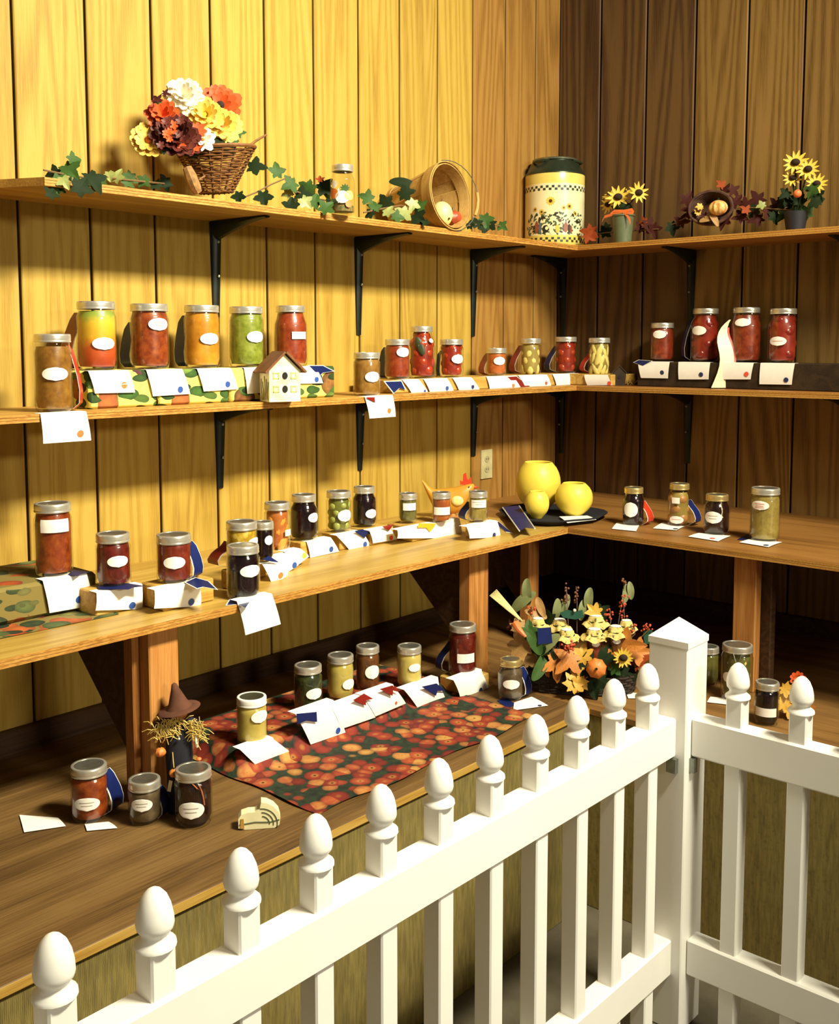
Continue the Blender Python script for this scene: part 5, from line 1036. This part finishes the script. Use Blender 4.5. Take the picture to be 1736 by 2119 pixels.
# ---- sunflower pot
def sunflower(parent, c, R, look=None, n=13, mat=None, core=.36):
    d, rt = hdir(c); ax = (look if look is not None else (-d + Vector((0, 0, .2)))).normalized(); e1 = ax.orthogonal().normalized(); e2 = ax.cross(e1)
    o = thing('flower', '', '', c - parent.location); del o['label']; del o['category']; o.parent = parent
    me = MB(); g = []
    for s_ in (0, .3, .65, 1.0): wd = .15 * math.sin(PI * min(.96, .22 + .74 * s_)); g.append([Vector((s_, -wd, .12 * s_ * s_)), Vector((s_, 0, .12 * s_ * s_ - .03)), Vector((s_, wd, .12 * s_ * s_))])
    pm = me.sheet(g, .02).mesh('petal', mat or FLS)
    for i in range(n):
        a = 2 * PI * i / n + random.uniform(-.08, .08); u = e1 * math.cos(a) + e2 * math.sin(a); w = ax.cross(u); s_ = R * random.uniform(.9, 1.05)
        inst('petal', pm, o, M=Matrix(((u.x * s_, w.x * s_, ax.x * s_, 0), (u.y * s_, w.y * s_, ax.y * s_, 0), (u.z * s_, w.z * s_, ax.z * s_, 0), (0, 0, 0, 1))))
    MB().ell(ax * R * .05, (R * core, R * core, R * core * .8), 12, 8).build('seed_head', CORE, o); return o
FLS = plain('sunflower_petal', '#dcb93e', .6, 0, .15, 30)
pp = at(1289, 483, 2, Z1); pp = Vector((at(1289, 470, 0, -.17).x, at(1289, 470, 0, -.17).y, Z1)); dP, rP = hdir(pp); sP = depth(pp) / F
sp = thing('sunflower_pot', 'small green pot of sunflowers tied with an orange bow on the right top shelf', 'flower pot', pp)
PX = lambda x, y, dd=0: at(x, y, 0, -.17) + dP * dd
hp_ = PX(1289, 448).z - Z1
MB().lathe([(0, .001), (17 * sP, .001), (22 * sP, hp_), (24 * sP, hp_), (24 * sP, hp_ + .006), (20 * sP, hp_ + .006), (0, hp_ - .004)], 28).build('pot', plain('sage_pot', '#5a6448', .55), sp)
MB().ell(PX(1290, 430) - pp, (.034, .034, .022), 14, 8).build('foliage', IVY_D, sp)
for x, y, r, dd, lk in ((1279, 410, 25, -.03, None), (1321, 400, 23, -.02, -dP + rP * .5), (1258, 424, 19, -.01, -dP - rP * .9), (1290, 396, 19, .02, Vector((0, 0, 1)) - dP * .4), (1262, 402, 17, .01, Vector((0, 0, .9)) - dP * .5 - rP * .5)):
    c_ = PX(x, y, dd); sunflower(sp, c_, r * sP, lk, 11); MB().tube([PX(1289, 440) - pp, c_ - pp + dP * .006], .0022, 5).build('stem', IVY_D, sp)
M_OBOW = plain('orange_satin', '#e0703a', .35, 0, .15)
for pts in ([(1290, 440), (1270, 446), (1250, 452), (1246, 460)], [(1288, 440), (1296, 448), (1302, 458), (1303, 466)], [(1288, 440), (1270, 440), (1262, 446), (1286, 444)], [(1290, 440), (1306, 437), (1310, 443), (1292, 443)]):
    g = []
    for i, (x, y) in enumerate(pts): q_ = PX(x, y, -.042) - pp; g.append([q_ - Vector((0, 0, .005)) , q_ + Vector((0, 0, .006)) + rP * .003])
    MB().sheet(g, .0006).build('bow_loop', M_OBOW, sp)

# ---- right shelf autumn garland and cornucopia
garland('maple_garland', 'rust and maroon maple leaf garland behind the sunflower pot', [('r', 1222, 478, 48, -.05), ('r', 1215, 488, 34, -.08), ('m', 1340, 466, 44, 0), ('m', 1352, 472, 40, 0), ('r', 1333, 458, 26, 0), ('d', 1250, 482, 34, .02), ('m', 1325, 474, 30, 0), ('d', 1256, 470, 26, .05)], ('x', -.13), [(1215, 488), (1250, 482), (1330, 476), (1362, 474)])
garland('maple_garland', 'maroon maple leaf garland around the small cornucopia', [('m', 1420, 415, 40, 0), ('m', 1428, 430, 40, 0), ('m', 1500, 395, 36, .02), ('r', 1494, 384, 28, .02), ('m', 1516, 392, 34, 0), ('m', 1520, 420, 44, 0), ('m', 1540, 425, 40, 0), ('m', 1570, 412, 50, .02), ('d', 1560, 432, 40, 0), ('v', 1578, 424, 24, -.02), ('m', 1590, 438, 44, 0), ('m', 1535, 450, 44, 0), ('r', 1545, 436, 28, -.02), ('m', 1605, 425, 40, .02), ('d', 1625, 415, 40, .02), ('d', 1628, 440, 44, 0), ('m', 1410, 460, 40, 0), ('d', 1390, 468, 36, 0), ('m', 1500, 455, 40, 0), ('m', 1570, 452, 40, 0), ('d', 1600, 448, 40, 0)], ('x', -.15), [(1380, 470), (1420, 450), (1510, 430), (1560, 430), (1640, 435)])
cc_ = Vector((0, 0, 0)); ctr = at(1470, 430, 0, -.18); co = thing('cornucopia', 'small twig cornucopia holding a striped pumpkin on the right top shelf', 'cornucopia', Vector((ctr.x, ctr.y, Z1))); dC, rC = hdir(ctr); sC = depth(ctr) / F
nC = (-dC + Vector((0, 0, .08)) - rC * .25).normalized(); c1 = (rC - nC * rC.dot(nC)).normalized(); c2 = nC.cross(c1)
M_TWIG = plain('dark_twig', '#4a2e20', .8, 0, .4, 60)
for k in range(7):
    rr = (42 - 2.5 * k) * sC; P = [ctr - co.location - nC * (.008 * k) + c1 * rr * 1.05 * math.cos(2 * PI * i / 36) + c2 * rr * .82 * math.sin(2 * PI * i / 36) + nC * .002 * math.sin(9 * 2 * PI * i / 36 + k) for i in range(36)]
    MB().tube(P, .0055, 6, True).build('twig_ring', M_TWIG, co)
MB().ell(ctr - co.location - nC * .06, (1, 1, 1), 18, 8, Matrix(((c1.x * .07, c2.x * .055, nC.x * .012), (c1.y * .07, c2.y * .055, nC.y * .012), (c1.z * .07, c2.z * .055, nC.z * .012)))).build('back', M_WICKD, co)
pk = at(1486, 430, 0, -.19); pk2 = thing('mini_pumpkin', 'cream and orange ribbed pumpkin inside the twig cornucopia', 'pumpkin', pk); Rp = 18 * sC
m, nt, b = newmat('striped_squash'); nt.links.new(ramp(nt, noise(nt, coords(nt), 40, 2), [(.35, '#c27a34'), (.55, '#e0bc74'), (.7, '#d69a4c')]), b.inputs['Base Color'])
MB().ell((0, 0, 0), (Rp, Rp, Rp * .86), 40, 12, None, rib(10, .07)).build('body', m, pk2); MB().tube([(0, 0, Rp * .8), (.002, .001, Rp * 1.1)], .003, 6).build('stem', IVY_D, pk2)
for x, y, r, mt in ((1450, 428, 9, 'y'), (1444, 441, 9, 'y'), (1458, 446, 8, 'm'), (1466, 452, 16, 'T'), (1478, 453, 14, 'T')): leaf(co, mt, at(x, y, 0, -.20), r * sC * 1.2)
# sunflowers at the right end
rp = at(1648, 400, 0, -.17); rs = thing('sunflower_bunch', 'bunch of sunflowers in dark foliage at the right end of the top shelf', 'flowers', Vector((rp.x, rp.y, Z1))); RP = lambda x, y, dd=0: at(x, y, 0, -.17) + hdir(rp)[0] * dd; sR = depth(rp) / F
MB().lathe([(0, .001), (.03, .001), (.04, .07), (.036, .072), (0, .06)], 20).build('pot', plain('dark_pot', '#1c1c24', .6), rs)
for x, y, r in ((1646, 336, 26), (1640, 368, 20), (1672, 350, 24), (1690, 380, 22)): c_ = RP(x, y); sunflower(rs, c_, r * sR, None, 12); MB().tube([Vector((0, 0, .06)), c_ - rs.location + hdir(rp)[0] * .006], .003, 5).build('stem', IVY_D, rs)
for k in range(12): leaf(rs, random.choice('ddg'), RP(random.uniform(1625, 1695), random.uniform(385, 445), random.uniform(-.02, .04)), random.uniform(16, 24) * sR)
MB().ell(RP(1650, 404, -.04) - rs.location, .014, 12, 8).build('orange_fruit', D_RED, rs)
# ---- scarecrow
sc0 = at(370, 1690, 2, ZP); dS, rS = hdir(sc0); sc0 = sc0 + dS * .03; sS = depth(sc0) / F
sc = thing('scarecrow_doll', 'dark dressed scarecrow doll with raffia cuffs in front of the left bench post', 'doll', sc0)
def SP(x, y, dd=0): return (at_d(x, y, depth(sc0)) - sc0) + dS * dd
M_COAT = plain('navy_coat', '#14141f', .9, 0, .4, 60); M_HAT = plain('brown_felt', '#5a3320', .9, 0, .2, 40)
secs = []
for x, y, w, t in ((372, 1683, 24, .022), (372, 1640, 25, .024), (372, 1600, 26, .024), (371, 1560, 28, .024), (371, 1530, 26, .022), (371, 1505, 30, .022), (371, 1492, 26, .020), (371, 1486, 12, .012), (371, 1480, 9, .01)):
    secs.append((SP(x, y), dS * t, rS * (w * sS)))
loft([(c, u, s_) for c, u, s_ in secs]).build('body', M_COAT, sc)
for s_, pts in ((-1, [(352, 1497), (336, 1500), (324, 1508)]), (1, [(388, 1495), (402, 1498), (412, 1506)])):
    MB().tube([SP(x, y) for x, y in pts], [.014, .013, .011], 10).build('sleeve', M_COAT, sc)
MB().ell(SP(371, 1472), (.019, .019, .022), 16, 10).build('head', plain('burlap_face', '#c07a3c', .8), sc)
MB().lathe([(0, .062), (.006, .058), (.010, .045), (.022, .014), (.030, .004), (.046, .001), (.048, -.001), (.028, -.001), (0, .002)], 20, SP(371, 1466), M=Matrix.Rotation(.18, 4, rS.cross(Vector((0, 0, 1)))) @ Matrix.Rotation(.3, 4, 'Z')).build('hat', M_HAT, sc)
rf = MB()
for cx_, cy_, n, sx, sy in ((343, 1499, 110, 42, 30), (405, 1500, 90, 30, 36), (368, 1486, 16, 12, 8)):
    for k in range(n):
        x, y = cx_ + random.gauss(0, sx * .28), cy_ + random.gauss(0, sy * .3); a = random.uniform(-PI, PI); L_ = random.uniform(10, 24)
        P = [SP(x, y, -.022 + random.uniform(-.006, .006)), SP(x + L_ * .5 * math.cos(a), y + L_ * .5 * math.sin(a) - 2, -.026), SP(x + L_ * math.cos(a), y + L_ * .8 * math.sin(a) + 5, -.022)]; rf.tube(P, .0010, 4)
rf.build('raffia', plain('raffia_straw', '#d2b45e', .7, 0, .2), sc)['kind'] = 'stuff'
def pum(parent, p, R, mat, nm='pumpkin'): o = MB().ell((0, 0, 0), (R, R, R * .88), 24, 10, None, rib(8, .06)).build(nm, mat, parent, loc=p); MB().tube([(0, 0, R * .75), (0, 0, R * 1.15)], R * .14, 5).build('stem', IVY_D, o); return o
M_PUMPK = plain('pumpkin_orange', '#d27a34', .5, 0, .12, 30)
pum(sc, SP(332, 1546, -.03), 11 * sS, M_PUMPK); pum(sc, SP(360, 1587, -.035), 10 * sS, M_PUMPK)
MB().ell(SP(370, 1519, -.030), .0032, 8, 6).build('button', plain('pale_button', '#b8b8a0', .4), sc)
MB().ext([SP(346, 1620, -.045), SP(353, 1622, -.045), SP(357, 1600, -.045), SP(350, 1598, -.045)], dS * .002).build('tag', CREAM, sc, smooth=False)
MB().tube([SP(360, 1578, -.036), SP(358, 1562, -.03), SP(357, 1548, -.025)], .0012, 5).build('cord', M_STRAW, sc)
for x, y in ((411, 1560), (408, 1568), (400, 1573)): MB().ell(SP(x, y, -.03), (.006, .006, .004), 8, 6).build('berry', D_RED, sc)
MB().tube([SP(405, 1510, -.02), SP(406, 1525, -.02), SP(407, 1540, -.02)], [.004, .005, .003], 6).build('corn_cob', FL_W, sc)

# ---- painted wooden apple slice
ws = at(538, 1716, 2, ZP); dW, rW = hdir(ws); sW = depth(ws) / F; wd = thing('wooden_cutout', 'cream painted wooden apple slice cutout on the platform corner', 'ornament', ws)
o_ = [(-44, 4), (-44, 24), (-38, 32), (-24, 36), (-10, 36), (0, 42), (3, 56), (14, 54), (28, 46), (38, 34), (42, 20), (40, 6), (30, 0), (-30, 0)]
MB().ext([rW * (x * sW) + Vector((0, 0, y * sW + .001)) for x, y in o_], dW * .028).build('body', plain('cream_wood_paint', '#e8e0b2', .6, 0, .06), wd, smooth=False)
M_GLINE = plain('dark_green_paint', '#3c4a2e', .7)
for k, (r, a0, a1) in enumerate(((34, -.2, 1.6), (26, -.1, 1.5), (18, 0, 1.4))):
    MB().tube([rW * ((8 + r * math.cos(a0 + (a1 - a0) * i / 8) - 6) * sW) + Vector((0, 0, (10 + r * math.sin(a0 + (a1 - a0) * i / 8)) * sW)) - dW * .0004 for i in range(9)], .0011, 4).build('painted_line', M_GLINE, wd)
MB().tube([rW * (x * sW) + Vector((0, 0, y * sW)) - dW * .0004 for x, y in ((-42, 12), (-10, 16), (20, 14), (40, 18))], .0013, 4).build('painted_line', M_GLINE, wd)
MB().ext([rW * (x * sW) + Vector((0, 0, y * sW + .001)) - dW * .0006 for x, y in ((-40, 4), (-32, 4), (-33, 24), (-39, 24))], dW * -.001).build('painted_panel', plain('ochre_paint', '#b58a3c', .7), wd, smooth=False)

# ---- gift basket
gb0 = at(1200, 1440, 2, ZP); dG, rG = hdir(gb0); sG = depth(gb0) / F
gb = thing('gift_basket', 'dark twig basket of autumn leaves, berries and sunflowers on the platform', 'gift basket', gb0)
D0 = depth(gb0)
def GP(x, y, dd=0): return at_d(x, y, D0 + dd) - gb0
Wg, Dg, Hg = 112 * sG, .12, .055
M_TW2 = plain('black_brown_twig', '#2a1c12', .85, 0, .45, 80)
for k in range(7):
    z = .006 + k * .0085; P = []
    for i in range(64):
        a = 2 * PI * i / 64; ca, sa = math.cos(a), math.sin(a); x = Wg * (abs(ca) ** .55) * (1 if ca > 0 else -1); y = Dg * (abs(sa) ** .55) * (1 if sa > 0 else -1); k_ = 1 + .06 * k / 7 + .012 * (1 if (i // 2 + k) % 2 else -1)
        P.append(rG * x * k_ + dG * (y * k_ + Dg) + Vector((0, 0, z)))
    MB().tube(P, .0044, 5, True).build('woven_strand', M_TW2, gb)
for i in range(26):
    a = 2 * PI * i / 26; ca, sa = math.cos(a), math.sin(a); x = Wg * (abs(ca) ** .55) * (1 if ca > 0 else -1); y = Dg * (abs(sa) ** .55) * (1 if sa > 0 else -1)
    MB().tube([rG * x + dG * (y + Dg) + Vector((0, 0, .002)), rG * x * 1.06 + dG * (y * 1.06 + Dg) + Vector((0, 0, .066))], .0035, 5).build('stake', M_TW2, gb)
fm = MB().ell(dG * Dg + Vector((0, 0, .055)), (1, 1, 1), 24, 10, Matrix(((rG.x * Wg * .93, dG.x * Dg * .9, 0), (rG.y * Wg * .93, dG.y * Dg * .9, 0), (0, 0, .035)))); fm.build('moss_filler', IVY_D, gb)
for key, x, y, s_, dd in (('t', 1082, 1338, 64, -.01), ('t', 1090, 1365, 50, 0), ('o', 1150, 1368, 74, -.02), ('o', 1180, 1362, 70, -.03), ('o', 1128, 1385, 50, 0), ('y', 1205, 1360, 50, -.03), ('y', 1195, 1395, 50, -.04), ('y', 1187, 1418, 52, -.05), ('y', 1200, 1410, 40, -.05), ('o', 1290, 1335, 76, -.01), ('o', 1315, 1350, 66, 0), ('o', 1265, 1358, 44, -.02), ('r', 1320, 1372, 50, 0), ('G', 1120, 1378, 60, -.04), ('G', 1105, 1325, 58, -.03), ('g', 1095, 1310, 46, -.02), ('d', 1115, 1345, 50, -.02), ('d', 1130, 1350, 46, -.02), ('d', 1232, 1350, 54, -.02), ('d', 1250, 1362, 50, -.02), ('d', 1215, 1385, 60, -.04), ('d', 1240, 1410, 60, -.03), ('d', 1225, 1425, 56, -.03), ('d', 1262, 1400, 50, -.01), ('d', 1290, 1400, 56, .0), ('g', 1270, 1385, 36, -.03), ('t', 1070, 1300, 40, .03), ('m', 1060, 1298, 36, .05),
        ('H', 1218, 1240, 46, .08), ('H', 1205, 1262, 40, .08), ('H', 1152, 1262, 42, .08), ('H', 1170, 1250, 38, .10), ('H', 1295, 1228, 38, .1), ('H', 1305, 1222, 34, .1), ('H', 1090, 1225, 50, .1), ('T', 1110, 1270, 44, .06), ('T', 1118, 1255, 40, .06), ('H', 1080, 1245, 60, .1), ('d', 1140, 1280, 40, .06), ('d', 1240, 1265, 50, .1), ('H', 1130, 1335, 60, -.03), ('y', 1232, 1268, 40, .06)):
    p = GP(x, y, dd) + gb0; p.z = max(p.z, ZP + s_ / 2 * sG * 1.2); leaf(gb, key, p, s_ / 2 * sG * 1.15, tilt=.6)
hk = MB()
for k in range(9):
    a = (k - 4) * 1.7; MB().tube([GP(1078 + a * .3, 1284 + a * .2, .04), GP(1050 + a * .5, 1256 - a * .4, .03 + .003 * k), GP(1020 + a, 1226 - a * .9, .02 + .003 * k)], [.0025, .0032, .0012], 5).build('corn_husk', plain('pale_husk', '#d3c083', .7, 0, .15), gb)
MB().tube([GP(1066, 1290, 0), GP(1074, 1303, -.02), GP(1088, 1318, -.03)], [.011, .009, .004], 8).build('orange_bud', D_RED, gb)
sunflower(gb, GP(1290, 1361, -.05) + gb0, 21 * sG, None, 15, None, .42)
po = pum(gb, GP(1234, 1383, -.07), 20 * sG, M_PUMPK); po.rotation_euler = (0, 0, 0); po.rotation_euler = Vector((0, 0, 1)).rotation_difference((-dG + Vector((0, 0, .25))).normalized()).to_euler()
M_BERRY = plain('red_berry', '#b5482a', .4, 0, .25); M_BERRYD = plain('brown_berry', '#6e4426', .5, 0, .3); bme = MB().ell((0, 0, 0), 1, 8, 6).mesh('berry', M_BERRY); bmd = MB().ell((0, 0, 0), 1, 8, 6).mesh('berry', M_BERRYD)
for cx_, cy_, sx, sy, n, me, dd in ((1175, 1340, 15, 9, 22, bme, -.06), (1290, 1258, 9, 22, 22, bme, .06), (1262, 1272, 9, 14, 12, bme, .05), (1172, 1232, 8, 20, 18, bmd, .09), (1192, 1228, 4, 18, 12, bmd, .09), (1338, 1298, 12, 7, 14, bme, .02), (1312, 1300, 5, 12, 6, bme, .02), (1100, 1262, 8, 10, 8, bme, .05), (1066, 1288, 6, 6, 6, bmd, .02), (1290, 1205, 7, 8, 8, bmd, .1)):
    for k in range(n):
        q_ = GP(cx_ + random.gauss(0, sx * .5), cy_ + random.gauss(0, sy * .5), dd + random.uniform(-.01, .01)); r = random.uniform(.0028, .0044); inst('berry', me, gb, M=Matrix.Translation(q_) @ Matrix.Diagonal((r, r, r, 1)))
    MB().tube([GP(cx_, cy_ - sy * .8, dd), GP(cx_ + 2, cy_ + sy, dd), GP(cx_ * .8 + 1200 * .2, 1335, max(.02, dd))], .0013, 4).build('berry_stem', M_VINEB, gb)
flat_ = lambda pts, dd, mat, nm: MB().ext([GP(x, y, dd) for x, y in pts], dG * .001).build(nm, mat, gb, smooth=False)
flat_([(1112, 1300), (1140, 1298), (1143, 1330), (1113, 1334)], -.035, NAVY, 'navy_ribbon'); flat_([(1158, 1268), (1175, 1262), (1190, 1266), (1205, 1262), (1208, 1278), (1190, 1282), (1165, 1278)], .02, plain('green_satin', '#1f4a3a', .4), 'green_bow'); flat_([(1330, 1305), (1350, 1303), (1352, 1330), (1334, 1334)], .03, plain('green_satin2', '#1f4a34', .4), 'green_ribbon')
MB().ell(GP(1189, 1263, .012), .005, 10, 8).build('white_bead', FL_W, gb)
# calico capped jars in the basket
M_CAL = blotch('calico_cloth', [(.3, '#3a2c18'), (.42, '#c8ae5e'), (.62, '#d6c27a'), (.75, '#8a7434')], 75, .85, 2)
def capjar(lb, x, y, R, dd, content, labpx=None):
    c = GP(x, y, dd) + gb0; d, rt = hdir(c); r = R * sG; h = .085; base = Vector((c.x, c.y, c.z - h)); o = thing('gift_jar', lb, 'jar', base, 'calico capped jars in the gift basket')
    MB().lathe([(0, 0), (r * .8, 0), (r * .85, .004), (r * .85, h * .75), (r * .7, h * .86), (r * .7, h * .93)], 24).build('glass', M_GLASS, o); MB().lathe([(0, .003), (r * .78, .003), (r * .78, h * .74), (0, h * .74)], 20).build('contents', CT[content], o)
    def wob(k, a, rr, z): return (rr * (1 + (.10 * math.sin(5 * a + x) + .05 * math.sin(9 * a)) * (k > 2)), z + (.005 * math.sin(5 * a + x) if k > 3 else 0))
    MB().lathe([(0, h + .004), (r * .6, h + .003), (r * .76, h - .001), (r * .80, h - .012), (r * 1.15, h - .019), (r * 1.38, h - .027), (r * 1.33, h - .028), (r * .78, h - .014)], 40, wob=wob).build('calico_cap', M_CAL, o, ang=70)
    MB().lathe([(0, h + .0062), (r * .52, h + .0052), (r * .62, h + .0042), (0, h + .0035)], 20).build('white_lid_top', M_LABEL, o)
    MB().tube([(r * .82 * math.cos(i * PI / 12), r * .82 * math.sin(i * PI / 12), h - .013) for i in range(24)], .0015, 5, True).build('string', IVY_D, o)
    if labpx:
        K_ = dict(d=d, rt=rt, R=r * .85, root=o); zl = (GP(*labpx, dd - r) + gb0).z - base.z; pts = circ(.012, 18, .0075, (labpx[0] - x) * sG * .9, zl); m = MB(); V = []
        for px_, pz in pts: a = px_ / K_['R']; V.append((-d * math.cos(a) + rt * math.sin(a)) * (K_['R'] + .0015) + Vector((0, 0, pz)))
        a = (labpx[0] - x) * sG * .9 / K_['R']; V.append((-d * math.cos(a) + rt * math.sin(a)) * (K_['R'] + .0035) + Vector((0, 0, zl))); m.add(V, [(18, i, (i + 1) % 18) for i in range(18)]).build('paper_label', M_LABEL, o)
capjar('calico capped jar at the left end of the gift basket behind the blue ribbon', 1113, 1282, 17, .03, 'dred')
capjar('calico capped jar below the green bow in the gift basket', 1158, 1284, 18, .05, 'black')
capjar('calico capped jar with an oval label above the red berry cluster', 1173, 1305, 19, -.005, 'dred', (1172, 1327))
capjar('highest calico capped jar at the back centre of the gift basket', 1233, 1276, 20, .06, 'olive')
capjar('calico capped jar with a white label in the basket centre above the pumpkin', 1230, 1304, 20, -.005, 'red2', (1234, 1335))
capjar('calico capped jar with a label left of the sunflower in the gift basket', 1274, 1298, 18, .0, 'brown', (1277, 1329))
capjar('calico capped jar at the right back of the gift basket', 1296, 1286, 16, .05, 'khaki')

# ---- leafy bunch at the right edge of the platform
lb0 = at(1640, 1490, 2, ZP); lbb = thing('leaf_bunch', 'bunch of yellow oak leaves and orange petals at the right edge of the platform', 'leaves', lb0); sL = depth(lb0) / F
for key, x, y, s_ in (('y', 1625, 1425, 36), ('y', 1622, 1452, 40), ('y', 1635, 1470, 40), ('o', 1645, 1410, 36), ('y', 1655, 1440, 44), ('o', 1665, 1465, 44), ('d', 1650, 1480, 44)):
    q_ = at_d(x, y, depth(lb0)); q_.z = max(q_.z, ZP + s_ / 2 * sL * 1.2); leaf(lbb, key, q_, s_ / 2 * sL * 1.15)
MB().tube([Vector((0, 0, .001)), at_d(1645, 1455, depth(lb0)) - lb0, at_d(1640, 1420, depth(lb0)) - lb0], .003, 6).build('stem', M_VINEB, lbb)
petals(lbb, at_d(1652, 1405, depth(lb0)), 16 * sL, FL_O, [(10, 1, .1), (7, .6, .3)])
